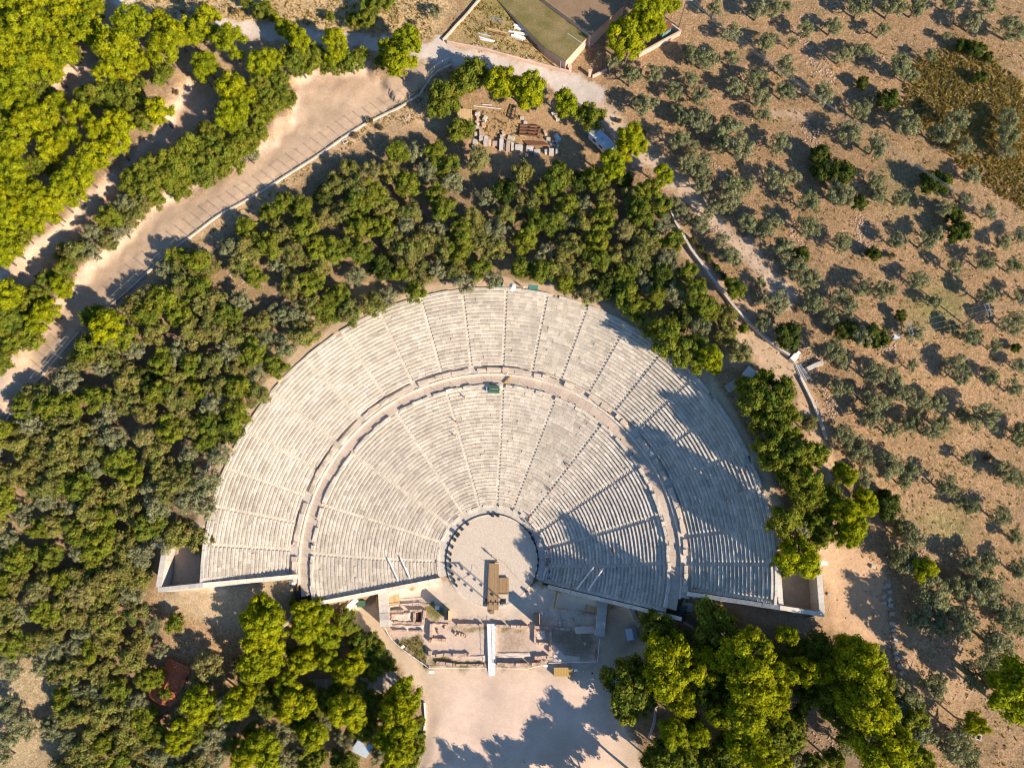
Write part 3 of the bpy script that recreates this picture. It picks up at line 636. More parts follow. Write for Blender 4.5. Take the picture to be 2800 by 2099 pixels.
tl('O', 2100, 1050, K, '''600,40,70;680,50,60;900,150,105;1010,150,80;1150,60,95;1300,150,95;1440,150,90;900,290,95;1060,400,95;1230,330,90;1380,400,95;1480,340,80;1850,300,115;1660,270,70;2100,40,80;2160,400,90;640,450,100;760,560,95;860,640,75;1050,700,115;1200,750,95;1180,850,75;830,820,90;1520,880,100;1720,650,65;2050,780,95;2150,820,75;1650,1020,75;1750,1060,70;2000,1150,95;2140,1320,80;1230,1350,120;1180,1220,95;1150,1500,115;1280,1550,110;1740,1560,115;1880,1540,105;2150,1600,95;2190,480,70''')
tl('D', 2100, 1050, K, '''1040,1060,105;1000,960,60''')
tl('L', 2100, 1050, K, '''340,350,75;1130,1250,70''')
tl('P', 2100, 1050, K, '''660,790,80;620,740,60;820,1000,95;850,1070,75;640,1100,105;700,1220,125;680,1310,90;250,1480,145;330,1570,85;1330,1600,90''')
tl('S', 2100, 1050, K, '''60,150,130;130,50,90;150,250,100;60,360,115;150,580,135;60,650,110;280,620,115;400,620,100;300,830,125;180,780,100;330,950,110;500,960,110;580,1050,80;120,1180,125;350,1180,90;430,1300,110;150,1560,100;200,450,80;470,1150,80''')
tl('O', 2100, 1050, K, '220,1250,110')
tl('S', 1400, 1050, K, '2080,120,130;2150,300,105;2190,560,100;2010,30,70;2130,20,80')
tl('P', 1400, 525, K, '1700,1420,95;1740,1500,70')
tl('L', 1400, 525, K, '1960,1390,105;1900,1330,60;560,870,60')
tl('S', 1400, 525, K, '2000,1180,45;2170,1610,80;1920,830,90;1620,800,60')
tl('O', 1400, 525, K, '1620,270,95;1870,540,95;1440,160,70;1400,80,60;1530,240,60;2050,280,95;2170,330,85;1900,30,100;1780,130,75;2150,920,80;2150,1130,80;1700,180,70;1880,120,60;1800,420,80;2150,780,60;1940,590,55')
for i in range(14):   # hedge along the dry stone wall
    t = i / 13; tree('B' if i % 3 else 'D', 1893 + 95 * t, 655 + 110 * t, 8.5)
M2 = .5512
tl('O', 2100, 1574, M2, '820,110,95;740,210,80;830,240,70;960,220,85;1080,70,80;1180,190,85;1130,330,95;1070,490,90;820,540,75;690,610,90;640,660,75;740,780,90;950,780,70;900,850,75;980,890,65;130,920,70;350,350,60;1240,250,60;860,150,60;1040,40,60;930,50,70')
tl('P', 2100, 1574, M2, '1230,560,115;170,470,62;90,290,45;460,420,95;410,370,70;490,640,100;430,590,80;540,870,105;640,840,80;30,480,75;20,590,70;1020,730,45;1250,660,60')
tl('S', 2100, 1574, M2, '240,370,75;70,780,100;210,600,62;310,650,55;560,520,60;350,460,60;300,540,70;420,760,75;600,700,80;720,700,60;560,640,60;30,860,60;760,910,60')
tl('P', 1400, 1574, M2, '770,380,100;760,500,95;850,440,75;1170,400,110;1180,510,95;1100,400,75;960,440,80;1140,680,95;1130,840,80;800,770,65;920,780,55;840,610,70;1230,900,70;1240,600,75;1200,300,50;1180,750,60;')
tl('S', 1400, 1574, M2, '560,550,105;590,490,80;570,640,75;1000,230,95;720,250,75;1080,600,80;760,890,80;840,900,75;930,350,75;1000,370,75;900,560,80;1010,930,80;640,620,60;680,540,70;820,330,60;1060,480,70;1250,730,70;960,900,60;1090,920,60;700,930,60;1160,930,60;1060,850,60')
tl('P', 700, 1574, K, '''30,260,100;120,360,120;10,400,120;150,520,110;40,540,130;60,680,120;130,720,110;0,780,120;430,330,110;420,470,100;470,440,100;560,330,90;630,510,100;410,740,110;490,650,80;620,730,85;860,740,90;780,820,95;740,860,75;270,920,90;360,1090,125;290,1160,90;790,1120,130;720,1200,90;860,1210,90;500,1370,105;450,1340,80;60,1460,125;100,1570,105;1300,1010,115;1200,1020,90;1200,1180,120;1250,1290,120;1160,1390,105;1250,1500,110;1180,1600,90;1100,1420,80;1330,1120,80;540,240,60''')
tl('S', 700, 1574, K, '''760,400,105;870,540,90;1040,660,95;1000,800,90;1150,770,60;90,1080,115;780,1620,105;1020,1100,85;1390,1480,75;600,1060,85;560,1150,75;130,980,70;1020,1240,75;550,700,70;180,800,70;1000,560,70;330,660,70;910,640,70;960,700,80;330,230,40;540,1540,80;700,1560,70;1410,1260,50;1400,1380,60;300,1280,60''')
tl('O', 700, 1574, K, '''260,1340,115;430,1500,90;700,1340,50;700,620,80;680,700,70;40,1200,100;180,1500,70;350,1560,90''')
tl('P', 0, 1574, K, '''2060,1100,115;2120,1010,90;1730,1080,115;1740,1170,90;1560,1350,95;1540,1450,80;2150,1500,90;2100,1580,85''')
tl('L', 0, 1574, K, '''2130,820,100;1800,760,115;1740,900,105;1860,830,90;2050,740,60''')
tl('S', 0, 1574, K, '''1510,400,75;1440,1000,60;1330,880,90;1250,900,80''')
tl('O', 0, 1574, K, '''1880,1350,130;1780,1480,100;1980,1250,90;1650,1520,90;1620,1000,60;1380,640,60;1330,430,75;1900,1550,100;1500,1560,90;80,1150,100;170,1250,105;100,1400,95;430,1280,95;480,1330,80;250,1330,80;60,1550,80;500,1600,80;120,820,95;60,700,90;240,660,60;600,1420,100''')
for px, py in [(1500,2190),(1560,2230),(1620,2180),(1380,2210),(1440,2250),(1330,2260),(1690,2210),(1760,2150),(1570,2290)]: tree('P', px, py, 44)
tl('P', 0, 525, K, '60,60,110;200,50,105;350,60,110;500,70,105;620,20,100;180,170,105;330,200,100;60,220,110;260,270,75;40,380,100;70,480,105;20,560,80;450,170,80;100,890,115;540,810,75;560,870,60;930,1170,125;940,1270,95;1000,1100,70;480,240,45')
tl('S', 0, 525, K, '150,330,95;210,390,80;90,300,80;330,330,55;200,910,90;300,890,80;100,1060,100;150,1130,85;40,1120,90;30,1210,80;250,1050,55;30,1370,60;800,1080,95;1700,600,110;380,900,60')
tl('M', 0, 525, K, '1600,680,110;1800,640,90;1720,700,95')
tl('S', 0, 0, 1, '1640,868,34;1698,898,34;1755,935,38;1820,925,45;1860,965,38;1905,985,30')
# closed woods: fill between what is already placed
def fill(pts, sp, mixk, rmin, rmax, holes=()):
    xs_ = [p[0] for p in pts]; ys_ = [p[1] for p in pts]; q = tq; got = []; tries = 0
    while tries < 5000:
        tries += 1; x, y = q.uniform(min(xs_), max(xs_)), q.uniform(min(ys_), max(ys_))
        if not inpoly(np.array(x), np.array(y), pts) or any(inpoly(np.array(x), np.array(y), h) for h in holes): continue
        if any((x - a) ** 2 + (y - b) ** 2 < (sp if True else 0) ** 2 for a, b, r in got): continue
        if any((x - a) ** 2 + (y - b) ** 2 < (sp * .45 + r * .55) ** 2 for a, b, r in TREES): continue
        k = q.choices(list(mixk), list(mixk.values()))[0]; r = q.uniform(rmin, rmax); got.append((x, y, r))
    for x, y, r in got:
        k = q.choices(list(mixk), list(mixk.values()))[0]; tree(k, x, y, r)
HOLE = [[(1255,500),(1290,470),(1330,560),(1300,600),(1260,570)], [(860,770),(930,700),(1000,720),(960,760),(900,790)], [(1640,600),(1720,560),(1740,610),(1680,640)]]
fill([(990,430),(1060,390),(1190,410),(1255,480),(1290,480),(1390,475),(1450,470),(1560,490),(1690,475),(1800,530),(1835,610),(1865,700),(1920,790),(1990,860),(2010,920),(1960,955),(1860,960),(1790,905),(1700,850),(1600,805),(1480,780),(1380,775),(1270,785),(1180,805),(1080,840),(1000,870),(920,890),(860,850),(760,790),(660,760),(620,710),(650,620),(740,560),(840,520),(940,480)], 46, {'S': 4, 'M': 3, 'O': 1.8, 'L': .35, 'D': .6}, 28, 38, HOLE)
fill([(460,740),(600,740),(590,700),(480,690)], 40, {'S': 3, 'O': 1}, 28, 36)
HL2 = [[(560,910),(620,880),(640,940),(590,1000)], [(230,1010),(330,1040),(380,1080),(340,1100),(250,1060)], [(360,1590),(800,1590),(820,1700),(640,1760),(420,1680)], [(380,1770),(520,1790),(480,1930),(390,1930),(370,1800)]]
fill([(360,800),(470,770),(560,780),(700,830),(860,880),(880,920),(790,980),(730,1050),(680,1130),(640,1230),(600,1290),(590,1400),(600,1460),(540,1500),(450,1490),(400,1500),(420,1700),(430,1780),(380,1900),(430,1960),(560,1960),(600,2110),(180,2110),(170,1920),(120,1830),(0,1800),(-20,1230),(60,1120),(190,1020),(215,960),(230,920)], 47, {'S': 2.8, 'M': 3.6, 'O': 2.6, 'D': .4, 'L': .25}, 29, 40, HL2)
fill([(160,700),(330,560),(440,430),(620,330),(760,300),(700,420),(560,500),(430,560),(300,660),(190,750),(100,850),(20,960),(-10,900),(60,800)], 40, {'S': 3, 'M': 2, 'O': 1}, 24, 32, [[(0,700),(300,480),(520,220),(480,300),(300,560),(100,740),(0,790)]])
fill([(-10,420),(0,0),(250,0),(230,120),(60,300),(0,340)], 44, {'P': 3, 'S': 1}, 28, 38)
fill([(0,820),(80,800),(140,850),(60,960),(0,1000)], 40, {'S': 3, 'P': 1}, 26, 34)
fill([(1900,1780),(2280,1780),(2340,1900),(2300,2090),(1820,2090)], 50, {'S': 4, 'P': 1, 'O': 1}, 24, 34, [[(2180,1900),(2300,1960),(2300,2080),(2180,2050)], [(1900,1960),(2000,1960),(2000,2100),(1880,2100)]])
fill([(560,1870),(1130,1890),(1120,2090),(520,2090)], 48, {'S': 3, 'O': 1}, 24, 32, [[(940,2000),(1030,2000),(1030,2090),(940,2090)]])
for x, y in [(1130,60),(1190,20),(560,15),(640,30),(730,40),(1010,330),(970,370),(1040,350),(330,620),(100,760),(30,960),(690,640),(60,250),(480,250),(2440,700),(2560,830),(2700,1250),(2200,1350),(1760,360),(1690,330)]:
    tree('B', x + 0., y, tq.uniform(9, 15))
# dry grass tufts, countless, as one mass
def tufts():
    q = random.Random(11); V, F, T = [], [], []
    def put(px, py, s, n):
        x, y, z = G(px, py)
        for _ in range(n):
            a = q.uniform(0, 6.28); dx, dy = math.cos(a) * s * .35, math.sin(a) * s * .35; ox, oy = x + q.uniform(-s, s), y + q.uniform(-s, s); k = len(V)
            lx, ly = q.uniform(-s, s) * .5, q.uniform(-s, s) * .5
            V.extend([(ox - dx, oy - dy, z - .05), (ox + dx, oy + dy, z - .05), (ox + dx * .6 + lx, oy + dy * .6 + ly, z + s * q.uniform(.5, 1.1)), (ox - dx * .6 + lx, oy - dy * .6 + ly, z + s * q.uniform(.5, 1.1))])
            F.append([k, k + 1, k + 2, k + 3]); T.append(q.uniform(.6, 1.3))
    zones = [([(2480,180),(2640,110),(2810,240),(2810,580),(2640,470),(2470,310)], 2600, .45, 5), ([(1640,300),(2810,0),(2810,2099),(2480,2090),(2340,1500),(2200,1150)], 3200, .28, 4),
             ([(330,0),(1200,0),(1180,110),(760,60),(420,50)], 700, .35, 4), ([(1180,210),(1240,180),(1260,290),(1000,380),(700,560),(480,720),(500,680),(1000,345)], 500, .28, 4), ([(1290,300),(1420,300),(1420,400),(1290,400)], 200, .3, 4),
             ([(1080,1756),(1155,1738),(1168,1820),(1110,1785)], 160, .2, 4), ([(1240,60),(1330,0),(1540,120),(1540,180),(1300,140)], 420, .3, 4)]
    for pts, n, s, m in zones:
        a0, a1 = min(p[0] for p in pts), max(p[0] for p in pts); b0, b1 = min(p[1] for p in pts), max(p[1] for p in pts); k = 0
        while k < n:
            x, y = q.uniform(a0, a1), q.uniform(b0, b1)
            if inpoly(np.array(x), np.array(y), pts): put(x, y, s * q.uniform(.6, 1.4), m); k += 1
    me = bpy.data.meshes.new('dry_grass'); me.from_pydata(V, [], F); me.materials.append(F_GRASS)
    me.attributes.new('tone', 'FLOAT', 'FACE').data.foreach_set('value', T)
    tag(link(bpy.data.objects.new('dry_grass', me)), 'dry yellow-brown grass tufts on the open hillside', 'grass', kind='stuff')
tufts()
def rubble():
    q = random.Random(12); mb = MB()
    Z = [([(2160,60),(2190,80),(2240,160),(2300,230),(2270,240),(2200,150)], 170), ([(2190,340),(2240,350),(2250,430),(2210,430)], 120), ([(2330,570),(2370,600),(2390,690),(2350,680)], 160), ([(1930,590),(1990,640),(2010,720),(1960,700)], 120),
         ([(2150,560),(2190,640),(2200,700),(2160,660)], 90), ([(2160,960),(2200,930),(2240,1000),(2230,1060),(2190,1000)], 140), ([(2240,1040),(2300,1120),(2270,1150)], 90), ([(1940,440),(1990,470),(1980,500)], 60),
         ([(620,735),(700,720),(700,780),(620,780)], 110), ([(100,820),(160,830),(140,870),(100,870)], 60), ([(2200,1980),(2300,1990),(2310,2060),(2220,2060)], 90), ([(1180,270),(1120,330),(1090,330),(1150,280)], 60), ([(1640,0),(2800,0),(2800,2090),(2400,2090)], 900),
         ([(2400,950),(2450,940),(2450,965),(2400,970)], 60), ([(2230,970),(2260,990),(2220,1010)], 60), ([(2510,1440),(2540,1500),(2550,1560),(2520,1540)], 60)]
    for pts, n in Z:
        a0, a1 = min(p[0] for p in pts), max(p[0] for p in pts); b0, b1 = min(p[1] for p in pts), max(p[1] for p in pts); k = 0
        while k < n:
            x, y = q.uniform(a0, a1), q.uniform(b0, b1)
            if inpoly(np.array(x), np.array(y), pts):
                g = G(x, y); mb.rock((g[0], g[1], g[2] + .03), q.uniform(.08, .26), q.random(), 0, q.uniform(.7, 1.15)); k += 1
    o = mb.build('rubble', RUIN); tag(o, 'scattered pale loose field stones and rubble on the slopes', 'rubble', kind='stuff')
rubble()
# ------------------------------------------------------------ things
def quadpx(pts, z): return [P(a, b, z) for a, b in pts]
def frame(px, py, rz=0., up=0.):
    x, y, z = G(px, py, up); return (x, y, z), rz
def pxrot(a, b):
    """heading (about z) of the line from pixel a to pixel b"""
    p, q = G(*a), G(*b); return math.atan2(q[1] - p[1], q[0] - p[0]), math.hypot(q[0] - p[0], q[1] - p[1]), ((p[0] + q[0]) / 2, (p[1] + q[1]) / 2, (p[2] + q[2]) / 2)
def tot(mb, e): return mb
# --- stone blocks of the yard, one thing each
def block_thing(px, py, w_, d_, h_, rz, label, m=GREYST, name='stone_block', group='cut stone blocks in the yard', up=0., cat='stone block'):
    x, y, z = G(px, py, h_); mb = MB(); mb.box(-w_ / 2, w_ / 2, -d_ / 2, d_ / 2, -.15, h_, 0, U(.9, 1.12), j=.05)
    o = mb.build(name, m); o.location = (x, y, z + up); o.rotation_euler = (0, 0, rz); return tag(o, label, cat, group)
YS = 1 / 2.884
yb = [(132,143,44,30,.9,0),(133,178,24,32,.7,.1),(190,178,30,45,.9,-.5),(128,214,24,34,.8,.6),(180,228,34,36,.7,.1),(126,250,30,32,.8,0),(122,303,34,30,.8,0),(162,296,38,58,1.3,.05),(160,337,36,36,1.1,0),(197,350,34,70,1.2,-.1),(228,368,28,44,.8,0),
 (112,368,44,56,.3,0),(103,406,34,26,.7,.3),(273,380,52,44,.7,0),(319,382,34,90,1.2,-.05),(346,398,14,46,.9,0),(372,392,32,80,1.3,-.1),(408,398,24,60,1.1,-.05),(323,322,28,24,.8,0),(334,296,22,36,.6,.4),(396,336,56,36,.6,-.3),(457,408,66,46,1.,-.1),
 (544,420,62,46,1.,-.1),(601,446,52,46,1.,-.1),(673,440,28,34,.8,.1),(715,438,42,50,1.1,0),(758,436,24,48,.9,0),(475,460,20,32,.6,-.4),(521,472,22,36,.6,-.3),(482,176,32,24,.6,-.1),(511,215,34,24,.6,-.1),(665,291,20,44,.6,.3),(691,343,34,22,.6,0),
 (730,141,30,24,.6,.5),(750,166,28,20,.6,.4),(765,188,32,20,.6,0)]
shade = ['pale grey', 'buff', 'weathered grey']
for i, (a, b, wd, dp, h, rz) in enumerate(yb):
    px, py = 1260 + a * YS, 260 + b * YS; kd = 'tall' if h > 1. else ('flat' if h < .4 else ('long' if dp > 1.6 * wd or wd > 1.6 * dp else 'squared'))
    block_thing(px, py, wd * YS * .072, dp * YS * .072, h, rz, '%s %s stone block in the yard, %.1f%% across and %.1f%% down the photo' % (kd, shade[i % 3], px / 28, py / 20.99), [GREYST, RUIN, GREYST][i % 3] if i not in (21, 22, 23, 25) else GREYST)
# sarcophagus-like light box
a = G(1260 + 763 * YS, 260 + 330 * YS, .8); e = empty('stone_trough', a, 'light blue-grey rectangular trough with lid at the right end of the yard', 'trough', None, -1.0)
m = MB(); m.box(-.85, .85, -.45, .45, -.1, .75, 0); m.build('body', BLUEW, e); m = MB(); m.box(-.45, .35, -.3, .3, .76, .95, 0, 1.1); m.build('lid', BLUEW, e)
# heap of irregular stones
for i in range(13):
    px, py = 1260 + U(700, 765) * YS, 260 + U(365, 405) * YS; x, y, z = G(px, py); m = MB(); m.rock((0, 0, .2), U(.25, .42), i, 0, U(.9, 1.1)); o = m.build('stone_chunk', GREYST); o.location = (x, y, z + (.25 if i % 3 == 0 else 0))
    tag(o, 'rough grey stone chunk in the small heap beside the rusty beams', 'stone', 'rough chunks heaped beside the rusty beams')
# rusty steel grid
(x, y, z) = G(1260 + 545 * YS, 260 + 278 * YS, .8); e = empty('steel_grid', (x, y, z), 'rusty dark steel grid frame of beams lying in the middle of the stone yard', 'steel frame', None, -.1)
gw, gh = 2.25, 1.2
for i, yy in enumerate((-gh, -.35, .4, gh)): m = MB(); m.box(-gw, gw, yy - .09, yy + .09, .55, .85, 0); m.build('long_beam', RUST, e)
for xx in (-gw, 0, gw): m = MB(); m.box(xx - .09, xx + .09, -gh - .06, gh + .06, .25, .548, 0); m.build('cross_beam', RUST, e)
for xx in (-gw, gw):
    for yy in (-gh, gh): m = MB(); m.box(xx - .1, xx + .1, yy - .1, yy + .1, -.15, .247, 0); m.build('leg', RUST, e)
# dark truss
(x, y, z) = G(1260 + 412 * YS, 260 + 130 * YS, .6); e = empty('steel_truss', (x, y, z), 'black lattice steel truss leaning under the pines at the yard edge', 'truss', None, 1.4)
m = MB()
for s in (-.5, .5): m.box(-1.6, 1.6, s - .07, s + .07, .5, .68)
m.build('chord', BLACK, e); m = MB()
for i in range(6): m.tube((-1.6 + i * .55, -.5 if i % 2 else .5, .6), (-1.05 + i * .55, .5 if i % 2 else -.5, .6), .06)
m.build('bracing', BLACK, e); m = MB()
for s in (-1.5, 1.5): m.box(s - .08, s + .08, -.5, .5, -.1, .49)
m.build('leg', BLACK, e)
# beams beside it
def beam(px0, py0, px1, py1, w_, h_, name, label, m_, cat, group=None, up=0., z0=None):
    rz, L, c = pxrot((px0, py0), (px1, py1)); mb = MB(); mb.box(-L / 2, L / 2, -w_ / 2, w_ / 2, 0, h_, 0, U(.92, 1.1)); o = mb.build(name, m_); o.location = (c[0], c[1], (c[2] if z0 is None else z0) + up); o.rotation_euler = (0, 0, rz); return tag(o, label, cat, group)
Y_ = lambda a, b: (1260 + a * YS, 260 + b * YS)
for i in range(5):
    dy = i * 9; beam(*Y_(490 + 8 * i, 365 + dy), *Y_(665 + 8 * i, 378 + dy * .6), .18, .22, 'steel_beam', '%s beam of the five rusty steel beams behind the row of stone blocks' % ['uppermost', 'second from top', 'middle', 'second from bottom', 'lowest'][i], RUST, 'beam', 'rusty beams in the yard', up=.1 * i)
beam(*Y_(430, 322), *Y_(508, 326), .14, .15, 'timber_plank', 'single grey plank lying just below the rusty steel grid', TANW, 'plank')
for i, (p, q) in enumerate((((100, 88), (320, 122)), ((168, 80), (246, 90)))):
    beam(*Y_(*p), *Y_(*q), .12, .14, 'white_pole', '%s white pole lying beside the tan timber shelter' % ['longer', 'shorter'][i], WHITE, 'pole', 'white poles by the timber shelter', up=.3)
# tan timber shelter roof
def shed(name, pts, h0, h1, label, cat, roofm, wallm, up=None, ribs=8, ribm=None, wall_in=.15):
    """small building: four pixel corners of the roof (in order), eaves heights h0 (first side) and h1 (opposite side)"""
    c = [G(a, b, (h0 + h1) / 2) for a, b in pts]; z = min(q[2] for q in c); cx = sum(q[0] for q in c) / 4; cy = sum(q[1] for q in c) / 4
    e = empty(name, (cx, cy, z), label, cat); q4 = [(q[0] - cx, q[1] - cy) for q in c]; hs = [h0, h0, h1, h1]
    a2 = sum(q4[i][0] * q4[(i + 1) % 4][1] - q4[(i + 1) % 4][0] * q4[i][1] for i in range(4))
    if a2 < 0: q4 = q4[::-1]; hs = hs[::-1]
    m = MB(); n = len(q4); w4 = [(x * (1 - wall_in), y * (1 - wall_in)) for x, y in q4]
    for i in range(4):
        a, b = w4[i], w4[(i + 1) % 4]; m.face([(a[0], a[1], -.5), (b[0], b[1], -.5), (b[0], b[1], hs[(i + 1) % 4] - .1), (a[0], a[1], hs[i] - .1)])
    m.build('wall', wallm, e); m = MB()
    m.face([(x, y, h) for (x, y), h in zip(q4, hs)]); m.face([(x, y, h - .09) for (x, y), h in zip(q4, hs)][::-1])
    for i in range(4):
        a, b = q4[i], q4[(i + 1) % 4]; m.face([(a[0], a[1], hs[i] - .09), (b[0], b[1], hs[(i + 1) % 4] - .09), (b[0], b[1], hs[(i + 1) % 4]), (a[0], a[1], hs[i])])
    for k in range(ribs):
        t = (k + .5) / ribs; A = [q4[0][j] * (1 - t) + q4[1][j] * t for j in (0, 1)] + [hs[0] * (1 - t) + hs[1] * t]; B = [q4[3][j] * (1 - t) + q4[2][j] * t for j in (0, 1)] + [hs[3] * (1 - t) + hs[2] * t]
        m.tube(A, B, .05, n=4, c=.85)
    m.build('roof', roofm, e); m = MB(); a, b = w4[0], w4[1]
    p = Vector((a[0], a[1])).lerp(Vector((b[0], b[1])), .35); d = (Vector(b) - Vector(a)).normalized(); nn = Vector((d.y, -d.x)) * .03
    hh = min(2., h0 - .3); pp = [p + nn, p + d * .8 + nn]; m.face([(pp[0].x, pp[0].y, 0), (pp[1].x, pp[1].y, 0), (pp[1].x, pp[1].y, hh), (pp[0].x, pp[0].y, hh)]); m.build('door', GREYM, e)
    return e
shed('timber_shelter', [(1249, 343), (1290, 343), (1290, 296), (1249, 292)], 2.2, 2.5, 'light tan timber-roofed shelter at the left end of the stone yard', 'shelter', TANW, WOOD)
# trailer
(x, y, z) = G(1645, 388, 1.5); rz, L, _ = pxrot((1622, 366), (1666, 412)); e = empty('site_trailer', (x, y, z), 'white and pale blue site trailer parked under the pines beside the stone yard', 'trailer', None, rz)
m = MB(); m.box(-3., 3., -1.15, 1.15, .5, 2.7); m.build('body', WHITE, e); m = MB(); m.box(-3.08, 3.08, -1.22, 1.22, 2.703, 2.82); m.build('roof', BLUEW, e)
m = MB(); m.box(-2.8, -1.8, -.9, .9, 2.823, 2.9); m.build('roof_hatch', GREYM, e); m = MB(); m.box(-.2, .25, -.2, .2, 2.823, 3.0); m.build('vent', GREYM, e)
for xx in (-1.2, .9): m = MB(); m.box(xx - .5, xx + .5, -1.18, -1.152, 1.5, 2.2); m.build('window', GLASS, e)
for xx in (-.5, .5):
    for yy in (-1.05, 1.05): m = MB(); m.tube((xx, yy - .1, .35), (xx, yy + .1, .35), .38, n=12); m.build('wheel', BLACK, e)
m = MB(); m.tube((3, 0, .5), (4, 0, .45), .06); m.build('tow_bar', GREYM, e)
beam(1599, 360, 1612, 370, .7, .5, 'green_crate', 'narrow green crate at the upper left corner of the site trailer', TEAL, 'crate')
# --- platform building with mossy roof
def poly_building(name, pts, h, label, cat, roofm, wallm, dep=4.5, parapet=0.):
    c = [G(a, b, h) for a, b in pts]; z = sum(q[2] for q in c) / len(c) if name != 'x' else 0; z = c[0][2]; c = [P(a, b, z + h) for a, b in pts]
    cx, cy = c[0]; e = empty(name, (cx, cy, z), label, cat); q = [(a - cx, b - cy) for a, b in c]
    ar = sum(q[i][0] * q[(i + 1) % len(q)][1] - q[(i + 1) % len(q)][0] * q[i][1] for i in range(len(q)))
    if ar < 0: q = q[::-1]
    m = MB()
    for i in range(len(q)):
        a, b = q[i], q[(i + 1) % len(q)]; m.face([(a[0], a[1], -dep), (b[0], b[1], -dep), (b[0], b[1], h - .15), (a[0], a[1], h - .15)])
    m.build('wall', wallm, e); m = MB(); m.prism(q, h - .148, h); m.build('roof', roofm, e)
    return e, q
def moss_mat():
    m, t, b, out = newmat('mossy_roof'); g = N(t, 'ShaderNodeNewGeometry').outputs['Position']
    a = mix(t, ramp(t, noise(t, g, .25, 6, .7), [(.35, 0.), (.6, 1.)]), (.26, .19, .09), (.15, .13, .035)); a = mix(t, 1., a, ramp(t, noise(t, g, 3., 6, .8), [(.3, .6), (.7, 1.3)]), 'MULTIPLY')
    t.links.new(a, b.inputs['Base Color']); b.inputs['Roughness'].default_value = 1; bump(t, b, noise(t, g, 3, 6, .8), .7, .12); return m
MOSS = moss_mat(); BROWNR = mat('brown_roof_soil', (.26, .17, .10), (.19, .13, .07), .6, .95, amt=.8)
e, q = poly_building('storage_building', [(1547, 167), (1614, 93), (1476, -6), (1420, -60), (1340, -20), (1489, 130)], 3.4, 'flat mossy-roofed storage building with pink plaster walls beside the concrete road', 'building', MOSS, PINKW)
m = MB(); m.box(-1.15, -1.0, -.1, .1, -3, 3.35); m.build('corner_pipe', GREYM, e)
m = MB(); a = P(1590, 118, 29.4); m.tube((a[0] - q[0][0] * 0 - e.location.x, a[1] - e.location.y, 3.45), (P(1552, 92, 29.4)[0] - e.location.x, P(1552, 92, 29.4)[1] - e.location.y, 3.45), .07); m.build('roof_pipe', BLUEW, e)
e, q = poly_building('warehouse', [(1616, 96), (1707, 14), (1600, -80), (1440, -60), (1478, -6)], 4.2, 'larger flat brown-roofed warehouse with pink plaster walls at the top edge', 'building', BROWNR, PINKW)
# roof hatches
for i, (px, py, m_) in enumerate(((1441, 9, PINKW), (1463, -2, RUST))):
    x, y, z = G(px, py, .9); m = MB(); m.box(-.75, .75, -.75, .75, 0, .7); m.box(-.55, .55, -.55, .55, .703, .8, 0, .5); o = m.build('roof_hatch', m_); o.location = (x, y, z); o.rotation_euler = (0, 0, -.6); tag(o, ['square pale roof hatch at the top edge of the mossy platform', 'square rusty hatch cut by the top edge of the photo'][i], 'hatch')
# white beams and pipes on the platform
ZB = 1.764
for i, (a, b, c_, d) in enumerate([(424, 98, 510, 118), (418, 113, 500, 138), (396, 123, 470, 142), (400, 135, 462, 155), (370, 150, 545, 190), (465, 152, 505, 172), (398, 166, 450, 195), (384, 172, 440, 198), (510, 166, 552, 178)]):
    beam(1180 + a / ZB, b / ZB, 1180 + c_ / ZB, d / ZB, .45, .5, 'marble_beam', 'white architrave beam lying on the mossy platform, %.1f%% across and %.1f%% down the photo' % ((1180 + (a + c_) / 2 / ZB) / 28, (b + d) / 2 / ZB / 20.99), WHITE, 'beam', 'white beams stacked on the mossy platform', up=.0)
for i, (a, b, c_, d, mm) in enumerate([(290, 84, 335, 98, GREYM), (292, 96, 356, 108, GREYM), (240, 128, 366, 168, TANW), (246, 140, 360, 182, RUST), (225, 160, 285, 180, BLUEW), (228, 178, 305, 205, WHITE), (235, 190, 300, 207, WHITE), (360, 178, 540, 240, RUST), (286, 104, 296, 130, RUST)]):
    beam(1180 + a / ZB, b / ZB, 1180 + c_ / ZB, d / ZB, .22, .2, 'building_pole', '%s pole left of the white beams, %.1f%% across and %.1f%% down' % (['grey', 'grey', 'tan', 'rusty', 'pale blue', 'white', 'white', 'long rusty', 'short rusty'][i], (1180 + (a + c_) / 2 / ZB) / 28, (b + d) / 2 / ZB / 20.99), mm, 'pole', 'poles lying on the mossy platform', up=.05)
x, y, z = G(1492, 85, .3); m = MB()
for k in range(5): m.tube((-.8 + k * .4, -.5, .1), (-.6 + k * .4, .5, .1), .06, n=5)
m.box(-.9, .9, -.05, .05, .1, .2); o = m.build('green_rack', TEAL); o.location = (x, y, z); tag(o, 'small green metal rack beside the white beams on the mossy platform', 'rack')
# low walls
def wall_px(name, pts, th, h, label, m_, cat='wall', seg=2., up=0., dep=1.):
    g = [G(a, b, h) for a, b in pts]; base = min(q[2] for q in g) - dep; mb = MB()
    for (p, q) in zip(g[:-1], g[1:]):
        a = Vector(p[:2]); b = Vector(q[:2]); L = (b - a).length; d = (b - a) / L; nn = Vector((-d.y, d.x)) * th / 2; n = max(1, int(L / seg))
        for i in range(n):
            s, t = a + d * (L * i / n), a + d * (L * (i + 1) / n); za, zb_ = tz(*s) + h, tz(*t) + h; j = U(-.015, .015)
            mb.prism([tuple(v) for v in (s - nn, t - nn, t + nn, s + nn)], min(za, zb_) - h - dep, 0, 0, U(.9, 1.08), top=[za + j, zb_ + j, zb_ + j, za + j])
    o = mb.build(name, m_); return tag(o, label, cat)
wall_px('boundary_wall', [(1210, 108), (1262, 52), (1312, -6)], .3, .7, 'low pink wall running up left of the mossy platform', PINKW)
